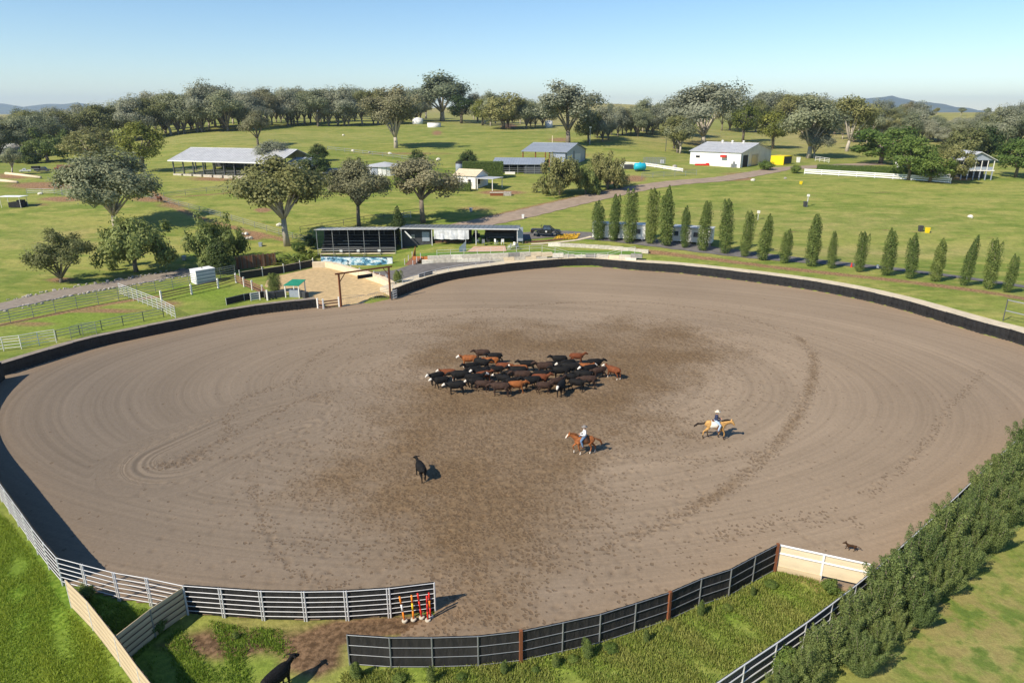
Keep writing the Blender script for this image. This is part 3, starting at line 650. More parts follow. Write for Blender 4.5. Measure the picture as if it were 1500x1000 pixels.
# horses
def horse_mesh(ph, poll, muzzle, m):
    body = [(-.80,1.28,.08,.12),(-.72,1.24,.22,.25),(-.5,1.22,.28,.31),(-.1,1.15,.29,.32),(.25,1.13,.28,.34),(.5,1.17,.24,.32),(.68,1.2,.15,.24),(.76,1.2,.07,.12)]; legs = []
    for s_, (f, h, fl, hl) in zip((-1,1), ((ph[0],ph[1],ph[4],ph[5]),(ph[2],ph[3],ph[6],ph[7]))):
        y = .15*s_
        legs.append([((.50,y,1.08),(.12,.17)),((.52+f*.3,y,.85),.09),((.55+f*.75+fl*.3,y,.52+fl*.3),.058),((.52+f-fl*.1,y,.20+fl*.35),.04),((.53+f-fl*.15,y,.09+fl*.28),.046),((.57+f-fl*.2,y,.0+fl*.25),.058)])
        legs.append([((-.55,y,1.2),(.15,.22)),((-.46+h*.3,y*1.05,.92),.13),((-.74+h*.75,y,.55+hl*.15),.062),((-.70+h-hl*.1,y,.2+hl*.3),.043),((-.68+h-hl*.12,y,.09+hl*.3),.047),((-.64+h-hl*.16,y,.0+hl*.28),.058)])
    h0, h1 = (poll[0]+.05,0,poll[1]-.05), (muzzle[0],0,muzzle[1])
    mb = quadruped(legs, (h0,h1), ((.52,0,1.25),((.58+poll[0])/2+.03,0,(1.32+poll[1])/2)), body, None, [[(poll[0]+.02,s_*.06,poll[1]),(poll[0]+.01,s_*.08,poll[1]+.08),(poll[0]+.02,s_*.08,poll[1]+.15)] for s_ in (-1,1)], .024, (.115,.068), (.25,.12))
    me = remesh(mb, .024, 3); put_attrs(me, ((h0[0]+.1,0,h0[2]+.02),(h1[0]+.04,0,h1[2]+.02)), .30, .085); me.materials.append(MATS[m]); me.name = 'horse'; return me
def horse(p, heading, ph, poll, muzzle, m, hairm, lab, fly=.5, saddle=True, sc=1.0, clothm='saddle_cloth'):
    o = link('horse', horse_mesh(ph, poll, muzzle, m), None, p, heading, sc); tag(o, lab, 'horse')
    mb = MB(); n0 = Vector((.45,0,1.45)); n1 = Vector((poll[0]-.03,0,poll[1]+.03)); pts = [n0.lerp(n1, k/6) + Vector((-.03,0,.10*math.sin(k/6*PI)*.6)) for k in range(7)]
    mb.tube(pts, [(.03,.06),(.045,.10),(.05,.12),(.05,.12),(.045,.11),(.04,.09),(.03,.05)], 8); mb.build('mane', hairm, o, True)
    MB().tube([(-.78,0,1.33),(-.92,0,1.3-.08*fly),(-1.05-.25*fly,0,1.05+.1*fly),(-1.08-.4*fly,0,.75+.2*fly),(-1.1-.45*fly,0,.5+.3*fly)], [.05,.06,.085,.075,.02], 8).build('tail', hairm, o, True)
    if saddle:
        MB().tube([(-.38,0,1.21),(-.36,0,1.2),(.28,0,1.2),(.3,0,1.2)], [(.28,.30),(.315,.335),(.315,.335),(.28,.30)], 18).build('saddle_cloth', clothm, o, True)
        MB().tube([(-.30,0,1.50),(-.24,0,1.53),(-.02,0,1.50),(.15,0,1.53),(.22,0,1.60),(.25,0,1.58)], [(.12,.05),(.2,.06),(.17,.05),(.14,.05),(.05,.05),(.02,.02)], 12).build('saddle', 'leather', o, True)
        MB().tube([(.10,0,1.13),(.17,0,1.13)], [(.315,.36),(.315,.36)], 18).build('girth', 'leather', o, True)
        for s_ in (-1,1): MB().box((.16,s_*.345,.98),(.05,.03,.6)).build('stirrup_leather', 'leather', o); MB().box((.18,s_*.37,.70),(.16,.12,.03)).build('stirrup', 'galv', o)
    mz = Vector((muzzle[0],0,muzzle[1])); MB().tube([mz+Vector((-.12,.09,.06)), Vector((.55,.14,1.45)), (.38,.05,1.72)], [.008]*3, 5).build('rein', 'leather', o); MB().tube([mz+Vector((-.12,-.09,.06)), Vector((.55,-.14,1.45)), (.38,-.05,1.72)], [.008]*3, 5).build('rein', 'leather', o)
    return o
def rider(p, heading, shirt, jeans, hat, hairm, lab, lean=0.0, sc=1.0):
    def S(x, y, z): return (x + lean*(z-1.5), y, z)
    def torso(mb, g): mb.tube([S(-.02,0,1.50),S(-.02,0,1.58),S(0,0,1.75),S(.02,0,1.93),S(.02,0,2.03)], [(.15+g,.12+g),(.175+g,.125+g),(.15+g,.11+g),(.185+g,.125+g),(.11+g,.08+g)], 14)
    def arm(mb, s_, g, end=1.0):
        pts = [S(.02,s_*.17,2.0), S(.0,s_*.24,1.87), S(.04,s_*.29,1.72), S(.2,s_*.20,1.68), S(.34,s_*.09,1.70)]; mb.tube(pts, [.065+g,.058+g,.048+g,.042+g,.032+g], 9)
    def leg(mb, s_, g, k=5):
        pts = [(-.02,s_*.09,1.53),(.16,s_*.25,1.45),(.33,s_*.37,1.28),(.24,s_*.40,1.02),(.16,s_*.41,.80)]; mb.tube(pts[:k], [.10+g,.092+g,.068+g,.06+g,.042+g][:k], 10)
    mb = MB(); torso(mb, 0); mb.tube([S(.02,0,1.98),S(.04,0,2.10),S(.05,0,2.16)], [.06,.055,.055], 9); hx, hy, hz = S(.06,0,2.235)
    mb.ball((hx,0,hz+.02), (.095,.075,.115), 12, 9); mb.ball((hx+.03,0,hz-.055), (.06,.055,.055), 10, 7); mb.ball((hx+.098,0,hz-.005), (.022,.016,.022), 8, 6)
    for s_ in (-1,1):
        arm(mb, s_, 0); leg(mb, s_, 0); mb.ball((hx-.005,s_*.078,hz), (.022,.014,.03), 8, 6)
        hp = Vector(S(.34,s_*.09,1.70)); mb.tube([hp, hp+Vector((.05,-s_*.015,0)), hp+Vector((.085,-s_*.02,0))], [(.022,.036),(.02,.042),(.018,.038)], 8)
        for f in range(4): b0 = hp + Vector((.08,-s_*.02,.03-.019*f)); Lf = (.03,.035,.032,.025)[f]; mb.tube([b0, b0+Vector((Lf,-s_*.012,0)), b0+Vector((Lf*.9,-s_*.045,-.004)), b0+Vector((Lf*.1,-s_*.05,-.006))], [.0095,.009,.0085,.007], 6)
        mb.tube([hp+Vector((.03,-s_*.02,.035)), hp+Vector((.065,-s_*.04,.05)), hp+Vector((.09,-s_*.055,.04))], [.012,.011,.008], 6)
        mb.tube([(.14,s_*.41,.82),(.15,s_*.41,.76),(.24,s_*.42,.745),(.34,s_*.43,.75)], [.045,.055,.045,.03], 8)
    me = remesh(mb, .011, 2); me.materials.append(MATS['skin']); o = link('person', me, None, p, heading, sc); tag(o, lab, 'person')
    mb = MB(); torso(mb, .016); [arm(mb, s_, .014) for s_ in (-1,1)]; mb.tube([S(.03,0,2.0),S(.035,0,2.07)], [.085,.07], 10); q_ = remesh(mb, .016, 2); q_.materials.append(MATS[shirt]); link('shirt', q_, o)
    mb = MB(); mb.tube([S(-.02,0,1.46),S(-.02,0,1.52),S(-.02,0,1.62)], [(.15,.12),(.195,.15),(.20,.15)], 14); [leg(mb, s_, .02) for s_ in (-1,1)]; q_ = remesh(mb, .018, 2); q_.materials.append(MATS[jeans]); link('jeans', q_, o)
    for s_ in (-1,1): MB().tube([(.17,s_*.41,.92),(.14,s_*.41,.8),(.15,s_*.41,.755),(.25,s_*.42,.745),(.36,s_*.43,.748)], [.06,.056,.062,.055,.035], 9).build('boot', 'leather', o, True)
    MB().tube([(hx-.01,0,hz+.055),(hx-.01,0,hz+.075),(hx-.01,0,hz+.075),(hx-.01,0,hz+.13),(hx-.01,0,hz+.185),(hx-.01,0,hz+.20)], [(.20,.235),(.205,.24),(.10,.125),(.095,.12),(.07,.10),(.03,.06)], 18).build('hat', hat, o, True)
    MB().ball((hx-.035,0,hz-.005), (.082,.084,.105), 10, 8).build('hair', hairm, o, True)
    for s_ in (-1,1): MB().ball((hx+.084,s_*.03,hz+.025), (.012,.013,.009), 8, 6).build('eye', 'dark', o)
    MB().box((hx+.085,0,hz-.06),(.012,.04,.008)).build('mouth', 'leather', o); return o
q = G0(855, 665.5); hd1 = PI + .10
horse((q[0],q[1],.06), hd1, (.25,-.24,-.22,.25,.35,0,.1,.25), (1.12,1.78), (1.46,1.42), 'horse_chestnut', 'hair_red', 'chestnut horse with white blaze and stockings trotting left', .7, sc=1.0, clothm='leather')
rider((q[0],q[1],.06), hd1, 'shirt_white', 'denim', 'hat_grey', 'hair_dark', 'person in white shirt, blue jeans and grey hat riding the chestnut horse', -.05)
q = G0(1046, 642.5); hd2 = -.16
horse((q[0],q[1],.06), hd2, (.18,-.2,-.18,.2,.1,.1,.3,0), (1.17,1.58), (1.46,1.22), 'horse_buckskin', 'hair_dark', 'golden buckskin horse with dark tail walking right', 1.2, sc=1.02)
rider((q[0],q[1],.06), hd2, 'shirt_navy', 'denim_pale', 'hat_cream', 'hair_dark', 'person in navy shirt, pale jeans and cream hat riding the buckskin horse', .02, 1.02)
p = P(234,297); horse(p, 2.6, (.02,.04,-.05,-.02,0,0,0,0), (1.12,1.72), (1.42,1.36), 'horse_bay', 'hair_dark', 'dark brown horse standing by the rail fence right of the big gum', .0, False)
# dog
body = [(-.34,.40,.04,.05),(-.30,.40,.07,.08),(-.1,.39,.075,.085),(.12,.38,.085,.11),(.26,.41,.07,.09),(.32,.43,.03,.05)]; legs = []
for s_, f, h in ((-1,.16,-.1),(1,-.06,.12)):
    y = .06*s_; legs.append([((.2,y,.36),(.04,.06)),((.2+f*.4,y,.22),.028),((.19+f,y,.06),.02),((.21+f,y,0),.025)]); legs.append([((-.26,y,.38),(.05,.07)),((-.22+h*.4,y,.27),.045),((-.32+h*.8,y,.15),.022),((-.29+h,y,.03),.02),((-.27+h,y,0),.025)])
mb = quadruped(legs, ((.42,0,.55),(.60,0,.48)), ((.24,0,.43),(.33,0,.50)), body, [((-.32,0,.42),.025),((-.45,0,.40),.03),((-.58,0,.33),.03),((-.66,0,.30),.01)], [[(.39,s_*.04,.59),(.38,s_*.055,.64),(.37,s_*.06,.68)] for s_ in (-1,1)], .014, (.065,.035), (.085,.055))
me = remesh(mb, .014, 2); put_attrs(me, ((.42,0,.55),(.60,0,.48)), .05, .05); me.materials.append(MATS['dog_coat']); me.name = 'dog'
q = P(1246,807); o = link('dog', me, None, q + Vector((0,0,.05)), PI - .35, .85); tag(o, 'dark brown dog running left behind the white corner fence', 'dog')

# ------------------------------------------------------------------ trees
def leaf_quads(C, N, size, r, aspect=1.0, hang=0.0, noise_=.55):
    """C leaf centres, N rough normals -> folded leaf quads"""
    k = len(C); nrm = N + r.normal(size=(k, 3)) * noise_; nrm /= np.linalg.norm(nrm, axis=1)[:, None] + 1e-9
    t = r.normal(size=(k, 3)); t[:, 2] -= hang * 2.2
    t -= nrm * (t * nrm).sum(1)[:, None]; t /= np.linalg.norm(t, axis=1)[:, None] + 1e-9
    b_ = np.cross(nrm, t); s = size * r.uniform(.65, 1.35, k)[:, None]
    a = t * s * aspect; w = b_ * s * .5
    V = np.stack([C - a * .5, C + w * .9 + a * .05, C + a * .5, C - w * .9 + a * .05], 1).reshape(-1, 3)
    return V, np.arange(4 * k).reshape(k, 4)
def crown_mesh(name, clumps, per, size, r, mt, aspect=1.3, hang=0.0, shell=.55, flat=1.0):
    Cs, Ns, Ts = [], [], []
    for (c, rad) in clumps:
        rad = np.array(rad if np.ndim(rad) else (rad, rad, rad * flat)); k = max(6, int(per * r.uniform(.75, 1.25)))
        d = r.normal(size=(k, 3)); d /= np.linalg.norm(d, axis=1)[:, None]
        q = d * (shell + (1 - shell) * r.random(k)[:, None] ** .6) * (1 + .18 * r.normal(size=(k, 1)))
        Cs.append(np.array(c) + q * rad); oc_ = np.array(c) - np.array([0, 0, .5]); Ns.append(d * .8 + oc_ / (np.linalg.norm(oc_) + 1e-6) * .7 + np.array([0, 0, .3])); Ts.append(np.clip(r.uniform(.1, .8) + r.normal(size=k) * .22, 0, 1))
    C = np.concatenate(Cs); V, Fq = leaf_quads(C, np.concatenate(Ns), size, r, aspect, hang)
    return np_mesh(name, V, Fq, [mt], False, {'tint': np.repeat(np.concatenate(Ts), 4)})
def wood_mesh(name, limbs, mt, n=7):
    mb = MB()
    for pts, rad in limbs: mb.tube(pts, rad, n)
    return mb.mesh(name, [mt], True)
def bez(a, b, c, k=5):
    a, b, c = map(np.array, (a, b, c)); return [tuple((1-t)**2 * a + 2*t*(1-t) * b + t*t * c) for t in np.linspace(0, 1, k)]
PROTO = {}
def gum(key, seed, spread=.36, fork=.24, nc=34, cr=.115, per=120, leaf=.036, mt='leaf_gum', bark='bark', lean=0.0, lobes=6, low=.24, vase=0.0):
    """trunk that forks into boughs; foliage clumps fill a lobed dome with gaps between the lobes"""
    r = np.random.default_rng(seed); clumps = []; limbs = []
    top = np.array([lean * fork, 0, fork]); mid_z = (low + .96) / 2; hz_ = (.96 - low) / 2
    limbs.append(([(0, 0, -.03), (lean * fork * .4, .004, fork * .5), tuple(top)], [.034, .027, .023]))
    dirs = r.normal(size=(lobes + 3, 3)); dirs /= np.linalg.norm(dirs, axis=1)[:, None]
    ld = []
    for i in range(lobes):
        a = 2 * math.pi * (i + r.uniform(-.3, .3)) / lobes; e = r.uniform(-.35, .75); ld.append((math.cos(a) * math.cos(e), math.sin(a) * math.cos(e), math.sin(e), r.uniform(.62, 1.22)))
    ld.append((.1, 0, 1, 1.0)); ld.append((-.3, .25, .8, 1.03))
    for (dx, dy, dz, q) in ld:
        shrink = 1.0 if not vase else (.55 + .5 * (dz + .35))
        tip = np.array([dx * spread * .68 * q * min(1, shrink), dy * spread * .68 * q * min(1, shrink), mid_z + dz * hz_ * .70 * q]) + np.array([lean * .3, 0, 0])
        m_ = top + (tip - top) * .5 + np.array([0, 0, .04]); k = bez(top - [0, 0, .03], m_, tip, 6); limbs.append((k, [.017, .014, .011, .009, .006, .003]))
        for j in range(max(3, nc // len(ld))):
            o = r.normal(size=3) * np.array([.33, .33, .30 * hz_ / spread]) * spread * .5; c_ = tip + o
            c_[2] = np.clip(c_[2], low * .8, .97); rad = cr * r.uniform(.6, 1.15); clumps.append((c_, (rad, rad, rad * .78)))
            if j % 3 == 0: limbs.append((bez(k[3], (np.array(k[3]) + c_) / 2 + [0, 0, .02], c_, 4), [.007, .005, .003, .001]))
    PROTO[key] = (wood_mesh('trunk', limbs, bark), crown_mesh('crown', clumps, per, leaf, r, mt, shell=.35))
gum('gum_a', 11, .42, .22, 50, 0.152, 190, .024, mt='leaf_gum', bark='bark_pale')
gum('gum_b', 12, .36, .26, 46, 0.152, 190, .024, mt='leaf_gum_silver', bark='bark')
gum('gum_c', 13, .46, .20, 52, 0.158, 190, .024, mt='leaf_gum_olive', bark='bark_pale', lean=.15)
gum('gum_d', 14, .40, .24, 46, 0.145, 190, .024, mt='leaf_gum_brown', bark='bark')
gum('gum_e', 15, .33, .28, 40, 0.139, 190, .024, mt='leaf_gum', bark='bark_pale', lean=-.15)
gum('gum_f', 16, .48, .18, 54, 0.165, 190, .024, mt='leaf_gum_silver', bark='bark_pale', lobes=7)
gum('gum_g', 17, .44, .10, 60, 0.172, 190, .024, mt='leaf_gum', bark='bark', lobes=8, low=.05)
gum('gum_h', 18, .46, .10, 60, 0.172, 190, .024, mt='leaf_gum_silver', bark='bark', lobes=7, low=.04)
gum('gum_i', 19, .44, .12, 56, 0.172, 190, .024, mt='leaf_gum_olive', bark='bark', lobes=7, low=.06)
# the individually placed trees get finer crowns
gum('gum_big', 21, .54, .20, 100, .145, 230, .022, 'leaf_gum', 'bark_pale', lobes=9, low=.26)
gum('gum_round', 22, .48, .34, 80, .135, 230, .022, 'leaf_gum_olive', 'bark_pale', lobes=9, low=.24)
gum('gum_mid', 23, .48, .34, 74, .13, 230, .022, 'leaf_gum_brown', 'bark', lobes=9, low=.26)
gum('gum_thin', 24, .42, .36, 56, .12, 190, .022, 'leaf_gum_brown', 'bark', lobes=8, low=.24)
gum('gum_vase', 25, .50, .20, 84, .125, 220, .021, 'leaf_gum_brown', 'bark_pale', lobes=11, low=.26, vase=1)
gum('gum_bush', 26, .50, .10, 60, .14, 190, .025, 'leaf_gum_olive', 'bark', lobes=9, low=.04)
def pepper(key, seed, mt='leaf_pepper', spread=.55, fork=.22, per=130):
    r = np.random.default_rng(seed); limbs = [([(0,0,-.03), (.01,0,fork*.5), (0,0,fork)], [.04,.034,.03])]; clumps = []
    for i in range(9):
        a = 2 * math.pi * (i + r.uniform(-.3, .3)) / 9; rr = spread * r.uniform(.35, .8); tip = np.array([math.cos(a)*rr, math.sin(a)*rr, r.uniform(.26, .84)])
        limbs.append((bez((0,0,fork-.02), tip * [.4,.4,1], tip, 5), [.02,.015,.01,.006,.003]))
        for _ in range(9):
            c = tip + r.normal(size=3) * [.13,.13,.12]; rad = r.uniform(.07, .12)
            clumps.append((c - [0,0,rad*.5], (rad, rad, rad * 1.5)))
    PROTO[key] = (wood_mesh('trunk', limbs, 'bark'), crown_mesh('crown', clumps, per, .028, r, mt, 2.2, 1.0, .35))
pepper('pepper_a', 31); pepper('pepper_b', 32, spread=.5); pepper('pepper_c', 33, 'leaf_gum_olive', .48)
def bushy(key, seed, mt, spread=.5, base=.1, nc=46, per=120, leaf=.032, cr=.14, bark='bark', flat=.85):
    r = np.random.default_rng(seed); clumps = []; limbs = [([(0,0,-.03),(0,0,base+.1),(.01,0,.5)], [.035,.028,.012])]
    for _ in range(nc):
        d = r.normal(size=3); d /= np.linalg.norm(d); q = r.uniform(.35, 1) ** .5
        c = np.array([d[0]*spread*.82*q, d[1]*spread*.82*q, base + (1-base)*(.5 + .42*d[2]*q)]); rad = cr * r.uniform(.6, 1.1)
        clumps.append((c, (rad, rad, rad*flat)))
        if r.random() < .35: limbs.append((bez((0,0,base+.08), c*[.4,.4,.8], c, 4), [.016,.011,.006,.002]))
    PROTO[key] = (wood_mesh('trunk', limbs, bark), crown_mesh('crown', clumps, per, leaf, r, mt))
bushy('garden_tree', 41, 'leaf_garden', .52, .10); bushy('garden_tree_b', 42, 'leaf_garden', .56, .16, 52)
bushy('pine', 43, 'leaf_pine', .42, .22, 44, 120, .026, .13); bushy('dark_tree', 44, 'leaf_dark', .42, .06, 46)
bushy('garden_olive', 45, 'leaf_gum_olive', .55, .12, 46); bushy('shrub_round', 46, 'leaf_garden', .62, .0, 40, 130, .05, .2)
bushy('dark_pine', 47, 'leaf_dark', .34, .16, 44, 120, .026, .12)
def column(key, seed, mt='leaf_column', w=.165, n=4200, leaf=.022, tips=5, fat=.35):
    r = np.random.default_rng(seed); C = []; N = []; Tt = []; limbs = [([(0,0,-.02),(0,0,.5),(0,0,.9)], [.016,.01,.003])]
    shoots = [(r.normal()*.25*w, r.normal()*.25*w, r.uniform(.8, 1.0)) for _ in range(tips)] + [(0, 0, 1.0)]
    for sx, sy, h in shoots:
        k = n // len(shoots); z = r.random(k) ** .8
        prof = np.interp(z, [0, .06, fat, .7, .9, 1], [.5, .85, 1, .78, .42, .06]) * w * (.8 + .2 * r.random())
        a = r.uniform(0, 2*math.pi, k); rr = prof * np.sqrt(r.uniform(.2, 1, k)) * (1 + .16*np.sin(a*3 + z*14 + h*9))
        C.append(np.stack([sx*z*1.4 + rr*np.cos(a), sy*z*1.4 + rr*np.sin(a), .015 + z*h*.985], 1)); N.append(np.stack([np.cos(a), np.sin(a), .5 + 0*a], 1))
        Tt.append(np.clip(.45 + .25*np.sin(z*22 + a*2) + .2*r.normal(size=k), 0, 1))
        limbs.append(([(0,0,.05), (sx*.7, sy*.7, h*.5), (sx*1.4, sy*1.4, h*.97)], [.008,.006,.002]))
    V, Fq = leaf_quads(np.concatenate(C), np.concatenate(N), leaf, r, 1.4, -.5)
    PROTO[key] = (wood_mesh('trunk', limbs, 'bark', 6), np_mesh('crown', V, Fq, [mt], False, {'tint': np.repeat(np.concatenate(Tt), 4)}))
for i in range(5): column('column_%d' % i, 51 + i, n=7000, leaf=.017, w=(.175, .15, .19, .165, .155)[i], tips=(4, 6, 5, 7, 3)[i])
column('column_dark', 58, 'leaf_dark', .2, 4000)
def poplar(key, seed, n=30000, leaf=.0125):
    r = np.random.default_rng(seed); C = []; N = []; Tt = []; limbs = []
    for i in range(34):                              # upright leafy stems fanning from the base, each its own height
        a = r.uniform(0, 2*math.pi); q = r.uniform(.0, 1) ** .7; ex, ey = math.cos(a)*q*.33, math.sin(a)*q*.33; h = r.uniform(.5, 1.0) * (1 - .38*q*q); k = int(n/34 * r.uniform(.6, 1.4)); z = r.uniform(.03, 1, k)
        cx_, cy_ = ex*z**.8, ey*z**.8; w = np.interp(z, [0, .2, .6, .9, 1], [.10, .095, .075, .045, .02]) * r.uniform(.7, 1.3); aa = r.uniform(0, 6.28, k); rr = w*np.sqrt(r.random(k))
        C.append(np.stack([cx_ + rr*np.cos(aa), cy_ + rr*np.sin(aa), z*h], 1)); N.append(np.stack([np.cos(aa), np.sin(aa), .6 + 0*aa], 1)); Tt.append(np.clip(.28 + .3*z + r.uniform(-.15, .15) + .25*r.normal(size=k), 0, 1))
        limbs.append(([(0,0,-.02), (ex*.55, ey*.55, h*.5), (ex*.95, ey*.95, h*.96)], [.007,.005,.0015]))
    V, Fq = leaf_quads(np.concatenate(C), np.concatenate(N), leaf, r, 1.3, 0)
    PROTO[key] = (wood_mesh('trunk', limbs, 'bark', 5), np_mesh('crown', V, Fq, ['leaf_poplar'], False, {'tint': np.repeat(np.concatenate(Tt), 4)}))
for i in range(5): poplar('poplar_%d' % i, 61 + i)
for i in range(0): column('poplar_%d' % i, 61 + i, 'leaf_poplar', (.19, .22, .18, .20)[i], 15000, .019, 15, .40)
def plant(name, key, label, cat, p, h, rz=0.0, wx=1.0, group=None):
    w, c = PROTO[key]; t = thing(name, label, cat, p, rz, group)
    t.scale = (h * wx, h * wx, h); t.rotation_euler = (random.gauss(0, .035), random.gauss(0, .035), rz)
    link('trunk', w, t); link('crown', c, t); return t
def tree_px(name, key, label, px, py, top, wpx=None, cat='tree', group=None, wk=None):
    p = P(px, py); s = mpp(p); h = (py - top) * s / CP * .985
    k = wk or 1.0
    if wpx:
        c = PROTO[key][1]; bb = np.array([v[:] for v in c.vertices[0:len(c.vertices):37]] if False else [c.vertices[i].co[0] for i in range(0, len(c.vertices), 41)])
        k = wpx * s / (h * (np.percentile(bb, 99) - np.percentile(bb, 1)))
    return plant(name, key, label, cat, p, h, random.uniform(0, 6.28), k, group)
NT = [('gum_tree','gum_big','big dense grey gum tree with pale low forks behind the gravel road',170,335,230,122),
 ('gum_tree','gum_bush','small leaning olive tree beside the gravel road, left of the other roadside tree',90,414,340,82),
 ('pepper_tree','pepper_a','bright green drooping tree beside the gravel road below the big grey gum',200,398,318,98),
 ('pepper_tree','pepper_b','olive drooping tree behind the white box by the gravel road',322,392,314,74),
 ('gum_tree','gum_round','round-headed olive gum with a tall pale trunk left of the grandstand',421,360,240,116),
 ('gum_tree','gum_mid','brownish spreading gum rising behind the grandstand',526,331,240,88),
 ('gum_tree','gum_thin','thin sparse brown gum behind the open bar building',620,326,232,84),
 ('gum_tree','gum_vase','lone vase-shaped gum on the bare hillside with its shadow beside it',580,217,135,88),
 ('gum_tree','gum_d','small brown gum on the hillside just above the long open shed',378,214,167,42),
 ('gum_tree','gum_f','pale grey round gum at the right end of the long open shed',402,256,208,48),
 ('pepper_tree','pepper_b','dark drooping tree shading the parked vehicles on the far left',70,238,192,68),
 ('tree','garden_olive','bushy brown-green tree left of the flat-topped pine',135,240,190,72),
 ('pine_tree','pine','flat-topped bright green pine between the big gum and the long shed',210,252,183,62),
 ('small_tree','gum_e','small thin tree on the bare ground at the far left edge',18,256,216,30),
 ('dark_tree','dark_tree','dense dark green tree right of the long open shed',465,266,228,44),
 ('dark_tree','dark_tree','small dark tree just above the dense one right of the long shed',466,236,212,26),
 ('tree','gum_bush','dark olive tree behind the brownish gum and below the round tank',520,282,234,40),
 ('dark_tree','dark_tree','small dark tree above the thin gum, behind the round white tank',613,258,221,28),
 ('dark_tree','dark_tree','small dark tree at the left end of the clipped hedge',686,252,222,28),
 ('pepper_tree','pepper_c','leftmost of three drooping trees in front of the blue-roofed shed',820,286,230,56),
 ('pepper_tree','pepper_b','slim middle one of three drooping trees in front of the blue-roofed shed',858,284,236,38),
 ('pepper_tree','pepper_c','rightmost of three drooping trees in front of the blue-roofed shed',890,277,227,50),
 ('gum_tree','gum_b','tall silver gum with leaning trunk directly behind the blue-roofed shed',832,214,130,72),
 ('dark_tree','garden_olive','dark green tree right of the tall silver gum behind the blue-roofed shed',862,208,165,38),
 ('gum_tree','gum_a','tallest twin-topped gum on the skyline, above the pale tanks',648,178,114,82),
 ('pine_tree','dark_pine','dark pine just right of the tallest skyline gum',676,181,138,40),
 ('tree','pine','rounded green tree right of the dark pine on the hilltop',707,184,148,34),
 ('tree','garden_olive','broad olive tree over the dirt patch on the hilltop',738,189,140,62),
 ('gum_tree','gum_f','huge grey gum standing over the left end of the white shed',1030,214,128,112),
 ('pine_tree','pine','bright green pine behind the roof of the white shed',1088,208,152,38),
 ('pine_tree','pine','rounded bright pine above the yellow container',1132,218,166,46),
 ('gum_tree','gum_a','spreading grey gum right of the rounded bright pine',1184,232,150,80),
 ('gum_tree','gum_f','low silver gum in front of the spreading grey gum',1192,232,186,42),
 ('gum_tree','gum_c','gum with pale bent trunks left of the house garden',1240,222,146,66),
 ('garden_tree','garden_tree','broad bright green tree at the left end of the house garden',1290,240,184,88),
 ('garden_tree','garden_tree_b','dark spreading garden tree left of the house behind the white fence',1330,264,204,62),
 ('garden_tree','garden_tree','low green garden tree against the house front, left one',1362,267,222,56),
 ('garden_tree','garden_olive','olive garden tree against the house front, right one',1392,268,214,48),
 ('garden_tree','garden_olive','tall olive tree behind the house roof',1406,240,190,56),
 ('dark_tree','dark_tree','dark green tree behind the right end of the house',1438,238,188,44),
 ('garden_tree','garden_tree_b','bright green tree standing alone right of the house',1487,260,206,60),
 ('dark_tree','column_dark','narrow dark conifer beside the right end of the grandstand',584,356,304,19),
 ('conifer','column_dark','dark upright conifer beside the white box',327,400,350,30),
 ('gum_tree','gum_e','lone small gum on the bare far ridge right of the tall silver gum',895,152,134,12),
 ('gum_tree','gum_e','lone small dark gum on the far ridge right of the blue mountain',1408,166,154,12),
 ('conifer','column_3','young bushy conifer in a pot at the corner of the sand pen',403,428,400,18),
 ('small_tree','column_1','small leafy bush at the right post of the timber gateway',583,418,396,13)]
for nm, key, lab, px, py, tp, w in NT: tree_px(nm, key, lab, px, py, tp, w)
# the row of columnar trees right of the grandstand
COLS = [(877,351,297),(898,353,289),(921,356,282),(952,357,281),(976,360,278),(1003,363,305),(1029,367,299),(1062,371,296),(1090,376,313),(1116,381,317),
        (1148,385,337),(1188,390,318),(1217,393,341),(1258,398,341),(1298,403,337),(1333,408,345),(1369,412,352),(1411,418,347),(1448,423,353),(1474,428,374)]
for i, (px, py, tp) in enumerate(COLS):
    p = P(px, py); s = mpp(p); h = (py - tp) * s / CP
    w = [.175, .15, .19, .165, .155][i % 5] * 2.35 * h; want = [23,19,25,21,24,16,21,24,19,21,19,23,16,18,22,20,20,20,22,17][i] * s
    plant('columnar_tree', 'column_%d' % (i % 5), ordinal(i) + ' slender columnar tree from the left in the row behind the arena', 'tree', p, h, i * 1.3, 1.12 * want / w, 'columnar trees in a row behind the arena')
